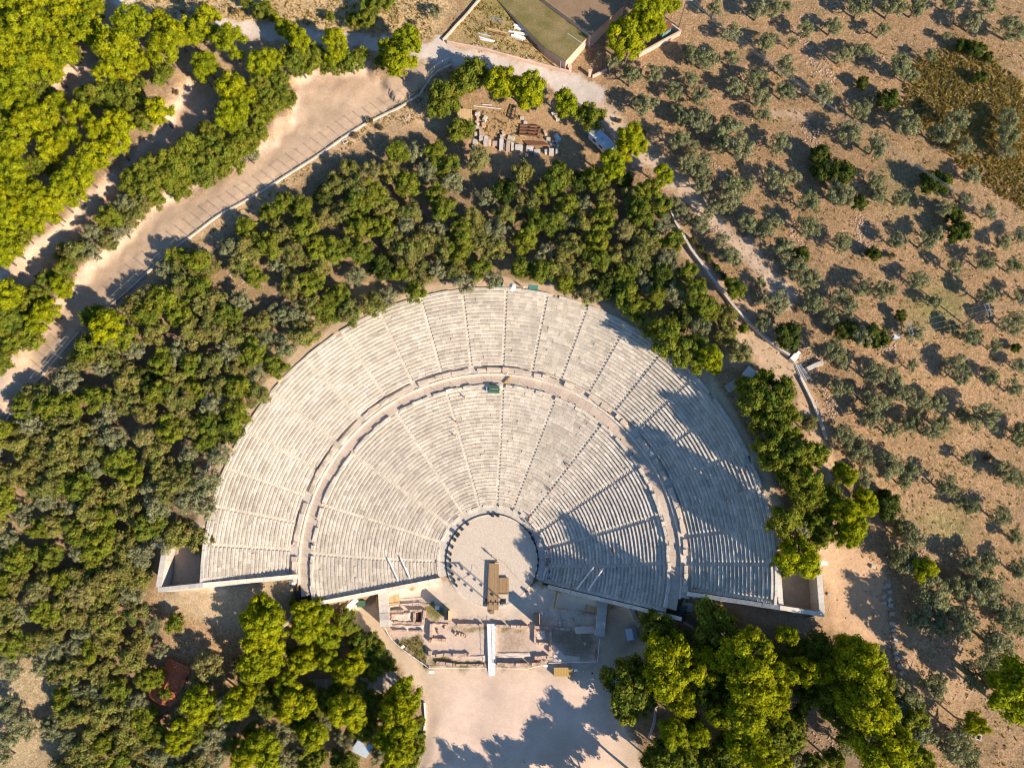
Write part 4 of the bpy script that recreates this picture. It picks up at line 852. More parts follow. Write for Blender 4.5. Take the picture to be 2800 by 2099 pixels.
wall_px('boundary_wall', [(1222, 112), (1330, 134), (1440, 165), (1500, 180), (1560, 195)], .35, .8, 'long low pink wall between the concrete road and the mossy platform', PINKW)
wall_px('boundary_wall', [(1620, 207), (1660, 188)], .3, .8, 'short pink wall stub right of the gate post', PINKW)
wall_px('boundary_wall', [(1748, 145), (1800, 117), (1862, 84)], .35, 1.4, 'low pink wall in front of the rusty-roofed hut', PINKW)
wall_px('boundary_wall', [(1862, 84), (1838, 66)], .3, 1.4, 'short pink wall returning right of the rusty-roofed hut', PINKW)
for i, (px, py) in enumerate(((1559, 188), (1613, 200))):
    x, y, z = G(px, py, 1.); m = MB(); m.box(-.3, .3, -.3, .3, -.4, 1.7); m.box(-.38, .38, -.38, .38, 1.703, 1.85, 0, 1.1); o = m.build('gate_post', PINKW); o.location = (x, y, z); tag(o, ['pink gate post at the corner of the storage building', 'pale free-standing gate post at the bend of the concrete road'][i], 'post', 'gate posts')
shed('small_hut', [(1812, 92), (1840, 72), (1832, 52), (1806, 68)], 2.3, 2.6, 'small hut with rusty orange roof and green door near the top right pines', 'hut', RUST, TEAL, ribs=6)
# --- perimeter fence with posts
def fence(pts, label, sp=2.15, hw=.45, hp=2.4):
    g = [G(a, b) for a, b in pts]; e = empty('perimeter_fence', g[0], label, 'fence'); ox, oy, oz = g[0]; mb = MB(); posts = []; acc = 0
    for p, q in zip(g[:-1], g[1:]):
        a = Vector(p[:2]); b = Vector(q[:2]); L = (b - a).length; d = (b - a) / L; nn = Vector((-d.y, d.x)) * .16; n = max(1, int(L / 2.))
        for i in range(n):
            s, t = a + d * (L * i / n), a + d * (L * (i + 1) / n); za, zb_ = tz(*s) + hw, tz(*t) + hw
            mb.prism([(v.x - ox, v.y - oy) for v in (s - nn, t - nn, t + nn, s + nn)], min(za, zb_) - oz - 1.6, 0, 0, U(.9, 1.1), top=[v - oz for v in (za, zb_, zb_, za)])
        while acc < L: v = a + d * acc; posts.append(Vector((v.x - ox, v.y - oy, tz(*v) - oz + hw - .02))); acc += sp
        acc -= L
    mb.build('base_wall', CONC, e)
    for i, v in enumerate(posts):
        m = MB(); m.tube(v, v + Vector((0, 0, hp)), .05, n=5); m.tube(v + Vector((0, 0, hp)), v + Vector((.15, -.25, hp + .3)), .04, n=4); m.build('post', GREYM, e)
    m = MB()
    for a, b in zip(posts[:-1], posts[1:]):
        for h in (.3, 1.3, 2.35): m.tube(a + Vector((0, 0, h)), b + Vector((0, 0, h)), .012, n=3)
    m.build('wire', GREYM, e)
fence([(1236, 178), (1200, 195), (1178, 215), (1147, 262), (1110, 285), (1058, 312), (1000, 340), (940, 378), (880, 420), (790, 478), (700, 535), (600, 590), (490, 672), (430, 725), (360, 788), (300, 840), (287, 851)], 'long wire fence on a concrete kerb beside the pale dirt terrace')
fence([(219, 908), (170, 965), (120, 1025), (60, 1090), (15, 1160), (-30, 1240)], 'lower stretch of wire fence on kerb near the left edge, past the lone pine')
# --- dry stone wall by the track
wall_px('drystone_wall', [(1815, 528), (1850, 610), (1890, 680), (1950, 762), (2010, 840), (2075, 905), (2130, 950), (2160, 970)], .5, 1.1, 'long dark dry stone wall along the right side of the path behind the theatre', GREYST, seg=1.)
wall_px('drystone_wall', [(2190, 1030), (2220, 1090), (2248, 1160), (2262, 1200)], .5, .8, 'lower dry stone wall right of the path, below the pipes', GREYST, seg=1.)
wall_px('drystone_wall', [(2208, 1008), (2235, 995), (2252, 990)], .8, 1., 'short curved dry stone wall stub beside the white tank', GREYST, seg=.7)
shed('corrugated_shelter', [(2030, 1020), (2048, 999), (2071, 1020), (2052, 1038)], 2.3, 2.5, 'small shelter with white corrugated roof beside the upper right of the theatre', 'shelter', WHITE, GREYM, ribs=9)
(x, y, z) = G(2172, 978, 1); e = empty('water_tank', (x, y, z), 'small white tank and box standing beside the path next to the pipes', 'tank', None, .8); m = MB(); m.box(-.8, .8, -.6, .6, 0, 1.3); m.build('tank_body', WHITE, e); m = MB(); m.box(.9, 1.9, -.35, .35, 0, .9); m.build('pump_box', WHITE, e); m = MB(); m.box(1.95, 2.4, -.4, .4, 0, .7, 0, .9); m.build('brick_box', RUST, e)
for i in range(6):
    dx = i * 3.2; beam(2171 + dx, 996, 2192 + dx * 1.3, 1050 - i * 3, .12, .14, 'metal_pipe', '%s of the six long metal pipes lying beside the path' % ['leftmost', 'second from left', 'third from left', 'third from right', 'second from right', 'rightmost'][i], [GREYM, BLUEW][i % 2], 'pipe', 'metal pipes beside the path', up=.1 + .08 * (i % 3))
# --- electric poles
tops = []
def hpole(bx, by, h, label, arm, box=False):
    x, y, z = G(bx, by); e = empty('electric_pole', (x, y, z), label, 'electric pole', 'electric poles of the olive grove'); m = MB(); m.tube((0, 0, -.5), (0, 0, h), .14, .1, 8); m.build('pole', BARK, e)
    for k in (-.35, .35): m = MB(); dx, dy = math.cos(arm), math.sin(arm); m.tube((-dx * 1.3 - dy * k, -dy * 1.3 + dx * k, h - .1), (dx * 1.3 - dy * k, dy * 1.3 + dx * k, h - .1), .07, n=6); m.build('cross_arm', GREYM, e)
    for s in (-1.2, 0, 1.2): m = MB(); m.tube((dx * s, dy * s, h - .05), (dx * s, dy * s, h + .25), .07, .05, 6); m.build('insulator', WHITE, e)
    if box: m = MB(); m.box(-.9, .2, -.3, .3, 3.2, 4.2); m.build('transformer', BLUEW, e)
    tops.append([(x + dx * s, y + dy * s, z + h + .2) for s in (-1.2, 0, 1.2)])
hpole(2635, 886, 9, 'wooden electric pole with double crossarm nearest the right edge', 1.75)
hpole(2432, 935, 9, 'wooden electric pole with transformer, left of its twin in the olive grove', 1.75, True)
hpole(1856, 75, 9, 'wooden electric pole at the top beside the small rusty-roofed hut', -.1)
def cable(a, b, label, sag=.8):
    m = MB(); p = None
    for i in range(13):
        t = i / 12; q = Vector(a).lerp(Vector(b), t); q.z -= sag * 4 * t * (1 - t)
        if p is not None: m.tube(p, q, .018, n=4)
        p = q
    tag(m.build('power_cable', GREYM), label, 'cable', 'overhead power cables')
for i, nm in enumerate(('lower', 'middle', 'upper')):
    cable(tops[0][i], tops[1][i], '%s thin overhead cable strung between the two electric poles at right' % nm)
    g = G(2900, 780 + 20 * i, 8); cable(tops[0][i], (g[0], g[1], g[2] + 8), '%s thin overhead cable from the rightmost pole out of the frame' % nm)
    g = G(2810, 650 + 8 * i, 8); cable(tops[2][i], (g[0], g[1], g[2] + 9), '%s thin overhead cable crossing the olive grove from the top pole' % nm, 2)
# --- red-tiled house
def house():
    c = [G(a, b, 3.2) for a, b in ((445, 1797), (512, 1831), (466, 1925), (397, 1914))]; z = min(q[2] for q in c); cx = sum(q[0] for q in c) / 4; cy = sum(q[1] for q in c) / 4
    ax = Vector((c[3][0] + c[2][0] - c[0][0] - c[1][0], c[3][1] + c[2][1] - c[0][1] - c[1][1])); L = ax.length / 2; rz = math.atan2(ax.y, ax.x); Wd = 5.2
    e = empty('tiled_house', (cx, cy, z), 'small house with orange-red clay tile roof among the trees at lower left', 'house', None, rz); hl, hw = L / 2, Wd / 2
    m = MB(); m.box(-hl + .35, hl - .35, -hw + .35, hw - .35, -1, 2.75); m.build('wall', PINKW, e)
    for s in (-1, 1):
        m = MB(); n = 22; 
        for r in range(9):
            y0, y1 = hw * r / 9, hw * (r + 1) / 9 + .05; z0, z1 = 3.9 - 1.2 * r / 9, 3.9 - 1.2 * (r + 1) / 9
            for i in range(n):
                x0, x1 = -hl + L * i / n, -hl + L * (i + 1) / n; t = U(.75, 1.2); xm = (x0 + x1) / 2
                for (xa, xb, ka, kb) in ((x0, xm, 0, .07), (xm, x1, .07, 0)):
                    f = [(xa, s * y0, z0 + ka), (xb, s * y0, z0 + kb), (xb, s * y1, z1 + .04 + kb), (xa, s * y1, z1 + .04 + ka)]; m.face(f if s < 0 else f[::-1], 0, t)
        m.build('roof_slope', TILE, e)
    m = MB()
    for i in range(16): x0 = -hl + L * i / 16; m.tube((x0, 0, 3.93), (x0 + L / 16 + .02, 0, 3.95), .13, .11, 6, 0, U(.85, 1.2))
    m.build('ridge', TILE, e); m = MB()
    for xx in (-hl + .34, hl - .34): m.face([(xx, -hw + .3, 2.6), (xx, hw - .3, 2.6), (xx, 0, 3.8)])
    m.build('gable', PINKW, e); m = MB(); m.box(-.5, .5, -hw + .31, -hw + .345, 0, 2.1); m.build('door', WOOD, e)
    for xx in (-2, 2): m = MB(); m.box(xx - .5, xx + .5, hw - .345, hw - .31, 1, 2); m.build('window', GLASS, e)
house()
shed('wooden_kiosk', [(958, 2052), (1000, 2072), (1022, 2040), (985, 2012)], 2.4, 2.6, 'grey plank-roofed kiosk among the pines at the bottom', 'kiosk', BLUEW, WOOD, ribs=7)
(x, y, z) = G(999, 2024, 2.9); m = MB(); m.box(-.9, .9, -.7, .7, 2.65, 2.9); m.box(-.7, .7, -.5, .5, 2.903, 2.95, 0, .7); o = m.build('roof_box', YEL); o.location = (x, y, z); o.rotation_euler = (0, 0, -.5); tag(o, 'small yellowish box on the roof of the bottom kiosk', 'box')
(x, y, z) = G(999, 1992, .7); e = empty('garden_chair', (x, y, z), 'white plastic chair just above the grey kiosk at the bottom', 'chair'); m = MB(); m.box(-.28, .28, -.28, .28, .4, .46); m.build('seat', WHITE, e); m = MB(); m.box(-.28, .28, .24, .3, .461, .9); m.build('backrest', WHITE, e)
for a in (-.24, .24):
    for b in (-.24, .24): m = MB(); m.tube((a, b, 0), (a, b, .4), .03); m.build('leg', WHITE, e)
# ticket kiosk right of the skene
c = [G(a, b, 2.4) for a, b in ((1712, 1722), (1738, 1717), (1742, 1743), (1717, 1748))]; cx = sum(q[0] for q in c) / 4; cy = sum(q[1] for q in c) / 4
e = empty('guard_booth', (cx, cy, c[0][2]), 'square booth with two-tone blue-grey roof on the shaded right path', 'booth', None, .15)
m = MB(); m.box(-.95, .95, -.95, .95, -.2, 2.3); m.build('wall', GREYM, e); m = MB(); m.face([(-1.2, -1.2, 2.3), (.2, -1.2, 2.65), (.2, 1.2, 2.65), (-1.2, 1.2, 2.3)]); m.build('roof_slope', BLUEW, e); m = MB(); m.face([(.2, -1.2, 2.65), (1.2, -1.2, 2.35), (1.2, 1.2, 2.35), (.2, 1.2, 2.65)], 0, .7); m.build('roof_slope', BLUEW, e); m = MB(); m.box(-.5, .5, -.98, -.955, .9, 1.7); m.build('window', GLASS, e)
# --- information boards
def board(px, py, label, rz=0., w_=.75, d_=.55, col_=WHITE):
    x, y, z = G(px, py, 1.); e = empty('information_board', (x, y, z), label, 'sign board', 'white information boards', rz); m = MB(); M = Matrix.Rotation(.35, 4, 'X'); m.box(-w_ / 2, w_ / 2, -d_ / 2, d_ / 2, 1.0, 1.05, M=M); m.build('panel', col_, e)
    for s in (-.25, .25): m = MB(); m.tube((s, -.35, -.1), (s, -.35, .97), .03); m.build('leg', GREYM, e)
for a in [(1099, 1764, 'tilted white board beside the fence on the grass left of the ruins', .6), (1180, 1832, 'white box-like board at the lower left corner of the ruin fence', 0, 1.1, .6), (1575, 1827, 'white board with small print right of the brown timber box', 0), (1753, 1785, 'small white board at the shaded wall end of the right path', .6), (1797, 1594, 'white board beside the left gate of the walkway', 0), (1897, 1627, 'white board beside the right gate of the walkway', .3), (803, 1590, 'white board below the left upper wing wall', 0), (1492, 1815, 'white board at the middle of the lower ruin fence', 0, .9, .4)]:
    if a[0] != 1797: board(*a)
# dark print rows on the big board
# --- brown timber box
(x, y, z) = G(1540, 1836, .8); e = empty('timber_box', (x, y, z), 'long brown timber box standing on the plaza below the ruins', 'box'); m = MB(); m.box(-1.95, 1.95, -.85, .85, -.1, .85); m.build('body', WOOD, e); m = MB(); m.box(-2.02, 2.02, -.9, .9, .853, .93, 0, 1.2)
for k in range(12): m.box(-2 + k * .335, -1.98 + k * .335 + .02, -.9, .9, .932, .95, 0, .6)
m.build('lid', YEL, e)
# --- parodos gates
def gate(name, pts, h, label):
    g = [G(a, b, h) for a, b in pts]; cx, cy = g[0][0], g[0][1]; e = empty(name, (cx, cy, 0), label, 'gateway')
    a, b = Vector((g[0][0] - cx, g[0][1] - cy)), Vector((g[1][0] - cx, g[1][1] - cy)); d = b - a; L = d.length; d.normalize(); nn = Vector((-d.y, d.x)) * .95
    for (s0, s1) in ((0, .16), (.42, .58), (.84, 1.)):
        p, q = a + d * L * s0, a + d * L * s1; m = MB(); m.prism([tuple(v) for v in (p - nn, q - nn, q + nn, p + nn)], -.3, h - .9, 0, U(.9, 1.05)); m.build('pier', GREYST, e)
    m = MB()
    for i in range(5):
        p, q = a + d * (L * i / 5 + .02 - (.1 if i == 0 else 0)), a + d * (L * (i + 1) / 5); n2 = nn * U(1.02, 1.12); m.prism([tuple(v) for v in (p - n2, q - n2, q + n2, p + n2)], h - .897, h + U(-.05, .05), 0, U(.85, 1.1))
    m.build('lintel', GREYST, e); return e
gate('stone_gateway', [(1043, 1621), (1052, 1712)], 3.4, 'grey stone gateway across the left entrance path beside the seating wall')
gate('stone_gateway', [(1652, 1643), (1640, 1738)], 3.4, 'grey stone gateway across the right entrance path, mostly in shade')
for i, (a, b) in enumerate((((818, 1588), (817, 1614)), ((1031, 1628), (1032, 1660)), ((1524, 1612), (1514, 1662)), ((1881, 1620), (1862, 1655)), ((1664, 1656), (1658, 1682)), ((1656, 1692), (1652, 1708)), ((1379, 1048), (1396, 1030)), ((1463, 1592), (1498, 1609)))):
    z0 = None
    lab = ['yellow timber rail at the top of the left black stairs', 'yellow timber rail beside the left stone gateway', 'long yellow timber rail across the right entrance path', 'yellow timber rail at the top of the right black stairs', 'upper yellow timber rail right of the right gateway', 'lower short yellow timber rail right of the right gateway', 'yellow plank ramp lying on the walkway at the central stairway', 'yellow timber kerb at the lower right edge of the orchestra'][i]
    o = beam(*a, *b, .35, .35, 'timber_rail' if i != 6 else 'timber_ramp', lab, YEL, 'rail' if i != 6 else 'ramp', None, up=.5 if i not in (6, 7) else .0)
    if i == 6: p, q = P(*a, 11.9), P(*b, 11.9); o.location = ((p[0] + q[0]) / 2, (p[1] + q[1]) / 2, 11.85)
# platforms / ramps beside the gates
def deck(name, pts, z, label, m_, plank=.25, cat='platform', dirn=0, zb=-.1):
    q = quadpx(pts, z); cx, cy = q[0]; q = [(a - cx, b - cy) for a, b in q]; e = empty(name, (cx, cy, 0), label, cat); m = MB(); A, B, C, D = [Vector(v) for v in q]
    if dirn: A, B, C, D = B, C, D, A
    n = max(2, int((B - A).length / plank))
    for i in range(n):
        s, t = i / n + .002, (i + 1) / n - .006 * plank; p = [A.lerp(B, s), A.lerp(B, t), D.lerp(C, t), D.lerp(C, s)]; ar = (p[1] - p[0]).cross(p[2] - p[0])
        if ar < 0: p = p[::-1]
        m.prism([tuple(v) for v in p], z - .08, z + U(-.006, .006), 0, U(.8, 1.15))
    m.build('boards', m_, e); m = MB(); c = (A + B + C + D) / 4
    for v in (A, B, C, D, (A + D) / 2, (B + C) / 2):
        w_ = v.lerp(c, .12); m.box(w_.x - .07, w_.x + .07, w_.y - .07, w_.y + .07, zb, z - .083)
    m.build('support', BLACK if m_ is WOOD else GREYM, e); return e
deck('wooden_platform', [(1050, 1630), (1092, 1623), (1093, 1652), (1058, 1658)], .45, 'pale boarded platform just right of the left stone gateway', TANW)
deck('wooden_platform', [(1604, 1644), (1642, 1656), (1638, 1680), (1600, 1670)], .45, 'shaded boarded platform just left of the right stone gateway', TANW)
deck('wooden_stage', [(1337, 1539), (1364, 1541), (1363, 1667), (1332, 1666)], .8, 'long narrow brown boarded stage running from the orchestra to the ruins', WOOD, .14, 'stage')
deck('wooden_stage', [(1364, 1579), (1391, 1579), (1391, 1621), (1363, 1620)], .62, 'short brown boarded stage attached to the right side of the long one', WOOD, .14, 'stage')
deck('wooden_stage', [(1341, 1668), (1351, 1668), (1351, 1678), (1341, 1678)], .4, 'small boarded step at the lower end of the long stage', WOOD, .14, 'step')
for i, (px, py, l) in enumerate(((1350, 1536, 'upper end of the long stage'), (1378, 1623, 'lower end of the short stage'))):
    x, y, z = G(px, py); m = MB()
    for k in range(8): m.box(-1.05 + k * .27, -.93 + k * .27, -.12, .12, .3, .42)
    m.box(-1.1, 1.1, -.05, .05, -.1, .299); o = m.build('stage_steps', WOOD); o.location = (x, y, 0); tag(o, 'slatted timber step at the ' + l, 'step')
# white walkway over the ruins
def ramp_white():
    q = quadpx([(1332, 1705), (1356, 1705), (1354, 1846), (1336, 1848)], .5); cx, cy = q[0]; e = empty('white_walkway', (cx, cy, 0), 'long white boarded walkway crossing the ruins from stage to plaza', 'walkway'); A, B, C, D = [Vector((a - cx, b - cy)) for a, b in q]; m = MB(); n = 8
    for i in range(n):
        s, t = i / n, (i + 1) / n - .002; p = [A.lerp(D, s), B.lerp(C, s), B.lerp(C, t), A.lerp(D, t)]; z0 = .62 - max(0, s - .75) * 2.2; z1 = .62 - max(0, t - .75) * 2.2
        m.prism([tuple(v) for v in p[::-1]], -.2, 0, 0, U(.96, 1.04), top=[z1, z1, z0, z0])
    m.build('deck', WHITE, e)
    for s0, (a, b) in enumerate(((A, D), (B, C))):
        m = MB()
        for k in range(9): v = a.lerp(b, k / 8); m.tube((v.x, v.y, .1), (v.x, v.y, 1.4 - (.4 if k > 6 else 0)), .03, n=5)
        m.tube((a.x, a.y, 1.4), (b.x, b.y, 1.0), .03, n=5); m.build('handrail', GREYM, e)
ramp_white()
# --- lighting gantry
(x, y, z) = P(1354, 1643, 0) + (0,); e = empty('lighting_gantry', (x, y, 0), 'black gantry of stage lamps standing over the lower end of the long stage', 'lighting gantry')
for s in (-1.75, 1.75):
    m = MB(); m.tube((s, 0, 0), (s, 0, 7.2), .07, n=6); m.tube((s + .3, 0, 0), (s + .3, 0, 7.2), .05, n=6); m.build('mast', BLACK, e)
    m = MB(); m.box(s - .5, s + .6, -.5, .5, 0, .12); m.build('base', BLACK, e)
    for h in (2.4, 3.4, 4.4, 5.4, 6.4): m = MB(); m.tube((s - .1, -.2, h), (s - .5, -.35, h - .1), .17, .22, 8); m.build('lamp', BLACK, e)
m = MB(); m.tube((-2, 0, 7.2), (2.2, 0, 7.2), .07); m.build('crossbar', BLACK, e)
for k in range(8): m = MB(); xx = -1.7 + k * .5; m.tube((xx, 0, 7.1), (xx, -.4 if k % 2 else .3, 6.75), .15, .2, 8); m.build('lamp', BLACK, e)
# --- orchestra floodlights and cable
def spot(px, py, label, s=1.):
    x, y = P(px, py, .4); e = empty('floodlight', (x, y, .13 if math.hypot(x - CX, y - CY) < 10.3 else .06), label, 'floodlight', 'floodlights round the orchestra', math.atan2(CY - y, CX - x) - math.pi / 2)
    m = MB(); m.box(-.28 * s, .28 * s, -.22 * s, .22 * s, .25, .65 * s + .1); m.build('housing', BLACK, e); m = MB(); m.box(-.24 * s, .24 * s, .221 * s, .235 * s, .28, .6 * s); m.build('lens', GLASS, e); m = MB()
    for q in (-.32 * s, .32 * s): m.box(q - .03, q + .03, -.05, .05, 0, .5)
    m.box(-.35 * s, .35 * s, -.15, .15, 0, .05); m.build('bracket', BLACK, e)
Lp = [(350,292),(297,342),(255,397),(228,445),(202,512),(185,580),(180,637),(182,700),(198,770),(220,830),(240,880)]; Rp = [(905,332),(950,375),(975,430),(997,477),(1018,553),(1028,630),(1025,690),(1008,768),(990,822),(962,880),(915,940)]
ordn = ['topmost', 'second from top', 'third from top', 'fourth from top', 'fifth from top', 'middle', 'fifth from bottom', 'fourth from bottom', 'third from bottom', 'second from bottom', 'lowest']
for i in range(11):
    spot(1180 + Lp[i][0] / 3.525, 1350 + Lp[i][1] / 3.525, '%s of the eleven black floodlights on the left side of the orchestra' % ordn[i], 1.5 if i == 2 else 1)
    spot(1180 + Rp[i][0] / 3.525, 1350 + Rp[i][1] / 3.525, '%s of the eleven black floodlights on the right side of the orchestra' % ordn[i], 1.5 if i == 2 else 1)
for i, px in enumerate((590, 640)): spot(1180 + px / 3.525, 1350 + 212 / 3.525, '%s of the two black floodlights at the top of the orchestra' % ['left', 'right'][i])
def arc_tube(name, r, z, a0, a1, rad, m_, label, cat, st=2.):
    m = MB(); a = a0
    while a < a1: m.tube(pol(r, a, z), pol(r, a + st, z), rad, n=6); a += st
    return tag(m.build(name, m_), label, cat)
arc_tube('cable_duct', 10.32, .14, -112, 118, .11, BLACK, 'black cable duct curving round the orchestra behind the floodlights', 'cable')
for i, pts in enumerate([[(1180 + a / 3.525, 1350 + b / 3.525) for a, b in p] for p in ([(640, 625), (700, 665), (830, 820), (960, 940)], [(450, 605), (515, 650)], [(395, 670), (450, 725)], [(390, 680), (375, 770), (280, 820)])]):
    m = MB()
    for p, q in zip(pts[:-1], pts[1:]): m.tube((*P(*p, .1), .1), (*P(*q, .1), .1), .025, n=4)
    tag(m.build('floor_cable', BLACK), ['long thin cable on the sand right of the wooden stage', 'short thin cable above the left of the stage', 'short cable with a foot left of the stage', 'curved thin cable left of the stage'][i], 'cable', 'thin cables on the orchestra sand')
# walkway posts
na = 0
for i, a in enumerate(list(range(-96, 60, 6))):
    r = 37.75; x, y, _ = pol(r, a + U(-1, 1)); e = empty('rope_post', (x, y, 11.78), 'thin dark rope post on the inner edge of the walkway, number-like place %d o\'clock' % 0, 'post', 'thin rope posts along the curved walkway'); m = MB(); m.tube((0, 0, 0), (0, 0, 1.15), .035, n=5); m.build('post', BLACK, e); m = MB(); m.tube((0, 0, 0), (0, 0, .05), .16, n=8); m.build('foot', BLACK, e)
    e['label'] = 'thin dark rope post standing on the inner edge of the curved walkway'
# cable covers on the seats
def zr(x, y): return float(cavea(np.array(math.hypot(x - CX, y - CY))))
for i, (a, b) in enumerate((((1061, 1525), (1090, 1588)), ((1096, 1525), (1122, 1582)), ((1623, 1550), (1577, 1610)), ((1650, 1552), (1608, 1614)))):
    def lift(p):
        z = 5.
        for _ in range(12): x, y = P(*p, z + .4); z = .5 * z + .5 * zr(x, y)
        return Vector((x, y, z + .75))
    A, B = lift(a), lift(b); m = MB(); m.tube(A, B, .17, n=8); o = m.build('white_tube', WHITE); tag(o, ['left one of the two white tubes lying across the lower left seats', 'right one of the two white tubes lying across the lower left seats', 'left one of the two white tubes on the shaded lower right seats', 'right one of the two white tubes on the shaded lower right seats'][i], 'tube', 'white tubes lying across the seats')
# green covered desk
x, y = P(1351, 1063, 12.6); e = empty('covered_desk', (x, y, 11.6), 'dark green covered control desk below the walkway at the central stairway', 'control desk', None, -.05); m = MB(); m.box(-1.15, 1.15, -.65, .65, -.5, 1.2, j=.05); m.build('cover', GREENT, e); m = MB(); m.box(-1.7, -1.2, -.4, .4, -.3, .9); m.build('side_case', BLUEW, e); m = MB(); m.tube((-.9, 0, 1.2), (.9, 0, 1.25), .08); m.build('ridge_pole', GREYM, e)
# green sheets and umbrella at the rim
for i, (a, b, c_, d) in enumerate(((1337, 775, 1376, 786), (1446, 780, 1470, 792))):
    g = G((a + c_) / 2, (b + d) / 2); m = MB(); m.box(-1.4 + .4 * i, 1.4 - .4 * i, -.5, .5, .0, .08, j=.03); o = m.build('green_mat', TEAL); o.location = g; o.rotation_euler = (0, 0, -.08); tag(o, ['longer teal green mat at the rim left of the white umbrella', 'shorter teal green mat at the rim right of the white umbrella'][i], 'mat')
g = G(1401, 785, 2.); e = empty('white_umbrella', g, 'white umbrella standing at the top rim near the central stairway', 'umbrella'); m = MB(); m.tube((0, 0, 0), (0, 0, 2.4), .03); m.build('pole', GREYM, e); m = MB(); n = 8
for i in range(n): a, b = 6.283 * i / n, 6.283 * (i + 1) / n; m.face([(.75 * math.cos(a), 1. * math.sin(a), 2.0), (.75 * math.cos(b), 1. * math.sin(b), 2.0), (0, 0, 2.45)], 0, 1 - .1 * (i % 2))
m.build('canopy', WHITE, e)
# --- black steel stairs at both gates of the walkway
def steel_stairs(px, py, px2, py2, z1, z0, label):
    a = P(px, py, z1); b = P(px2, py2, z0); d = Vector((b[0] - a[0], b[1] - a[1])); L = d.length; d.normalize(); nn = Vector((-d.y, d.x)); e = empty('steel_staircase', (a[0], a[1], 0), label, 'staircase'); n = 9
    for i in range(n):
        p = d * (L * (i + .5) / n); z = z1 + (z0 - z1) * (i + .5) / n; m = MB(); c = [p + d * .14 + nn * .7, p + d * .14 - nn * .7, p - d * .14 - nn * .7, p - d * .14 + nn * .7]; 
        if (c[1] - c[0]).cross(c[2] - c[0]) < 0: c = c[::-1]
        m.prism([tuple(v) for v in c], z - .08, z); m.build('step', BLACK, e)
    for s in (-.75, .75):
        m = MB(); m.tube((nn.x * s, nn.y * s, z1), (d.x * L + nn.x * s, d.y * L + nn.y * s, z0), .06); m.tube((nn.x * s, nn.y * s, z1 + 1), (d.x * L + nn.x * s, d.y * L + nn.y * s, z0 + 1), .04)
        for i in range(5): t = i / 4; q = d * (L * t) + nn * s; m.tube((q.x, q.y, z1 + (z0 - z1) * t), (q.x, q.y, z1 + (z0 - z1) * t + 1), .03)
        m.build('handrail', BLACK, e)
steel_stairs(815, 1617, 809, 1662, 11.6, 9., 'black steel stairs descending below the left end of the walkway')
steel_stairs(1867, 1655, 1861, 1698, 11.6, 9., 'black steel stairs descending below the right end of the walkway')
# stone stairs
def steps(px, py, px2, py2, wd, n, label, m_, rise=.16, up=0.):
    a, b = G(px, py), G(px2, py2); d = Vector((b[0] - a[0], b[1] - a[1])); L = d.length; d.normalize(); nn = Vector((-d.y, d.x)) * wd / 2; e = empty('stone_steps', (a[0], a[1], 0), label, 'steps')
    m = MB()
    for i in range(n):
        p, q = d * (L * i / n), d * (L * (i + .9) / n); mid = (Vector(a[:2]) + (p + q) / 2); z = tz(*mid) + .12 + up; c = [p - nn * U(.97, 1.03), q - nn, q + nn * U(.97, 1.03), p + nn]; m.prism([tuple(v) for v in c], z - .5, z + .04 * (i % 2), 0, U(.8, 1.1))
    m.build('tread', m_, e)
steps(1086, 1856, 985, 1872, 3.6, 9, 'wide stone steps rising from the plaza into the wood, sunlit end', PAVE)
steps(980, 1874, 845, 1880, 3.4, 16, 'shaded continuation of the wide stone steps between the pines', PAVE)
steps(1892, 1648, 1888, 1672, 4., 5, 'grey stone steps beside the right black stairs', GREYST)
steps(1988, 1064, 2018, 1044, 1.7, 8, 'stone steps climbing from the upper right rim to the corrugated shelter', GREYST)
# parapet and covered booth at left path
wall_px('sloping_parapet', [(975, 1638), (955, 1655), (932, 1674)], .9, 1.2, 'pale sloping parapet below the lower left seating wall', WHITE, 'parapet')
wall_px('sloping_parapet', [(1728, 1664), (1738, 1690), (1750, 1712)], .9, 1.2, 'shaded sloping parapet below the lower right seating wall', GREYST, 'parapet')
g = G(987, 1650, 1.5); e = empty('covered_booth', g, 'green tarpaulin-covered booth at the foot of the lower left seating wall', 'booth'); m = MB(); m.box(-.8, .8, -.7, .7, 0, 1.7, j=.05); m.build('cover', GREENT, e); m = MB(); m.box(-.3, .3, -.73, -.7, 0, 1.4, 0, .5); m.build('flap', GREENT, e)
# --- skene ruins
def ruin(pts, th, h, label, m_=RUIN, gap=.08, jz=.15, name='ruined_wall'):
    mb = MB(); g = [P(a, b, h) for a, b in pts]
    for p, q in zip(g[:-1], g[1:]):
        a, b = Vector(p), Vector(q); L = (b - a).length; d = (b - a) / L; nn = Vector((-d.y, d.x)) * th / 2; s = 0
        while s < L - .1:
            t = min(s + U(.5, 1.3), L); 
            if random.random() > gap:
                c = [a + d * s - nn * U(.8, 1.1), a + d * (t - .03) - nn * U(.8, 1.1), a + d * (t - .03) + nn * U(.8, 1.1), a + d * s + nn * U(.8, 1.1)]; z = h + U(-jz, jz); mb.prism([tuple(v) for v in c], -.3, z, 0, U(.8, 1.15), top=[z + U(-.06, .06) for _ in c])
            s = t
    return tag(mb.build(name, m_), label, 'ruined wall', 'foundation walls of the stage building')
S3 = lambda a, b: (1000 + a / 3.525, 1600 + b / 3.525); S4 = lambda a, b: (1320 + a / 3.525, 1600 + b / 3.525)
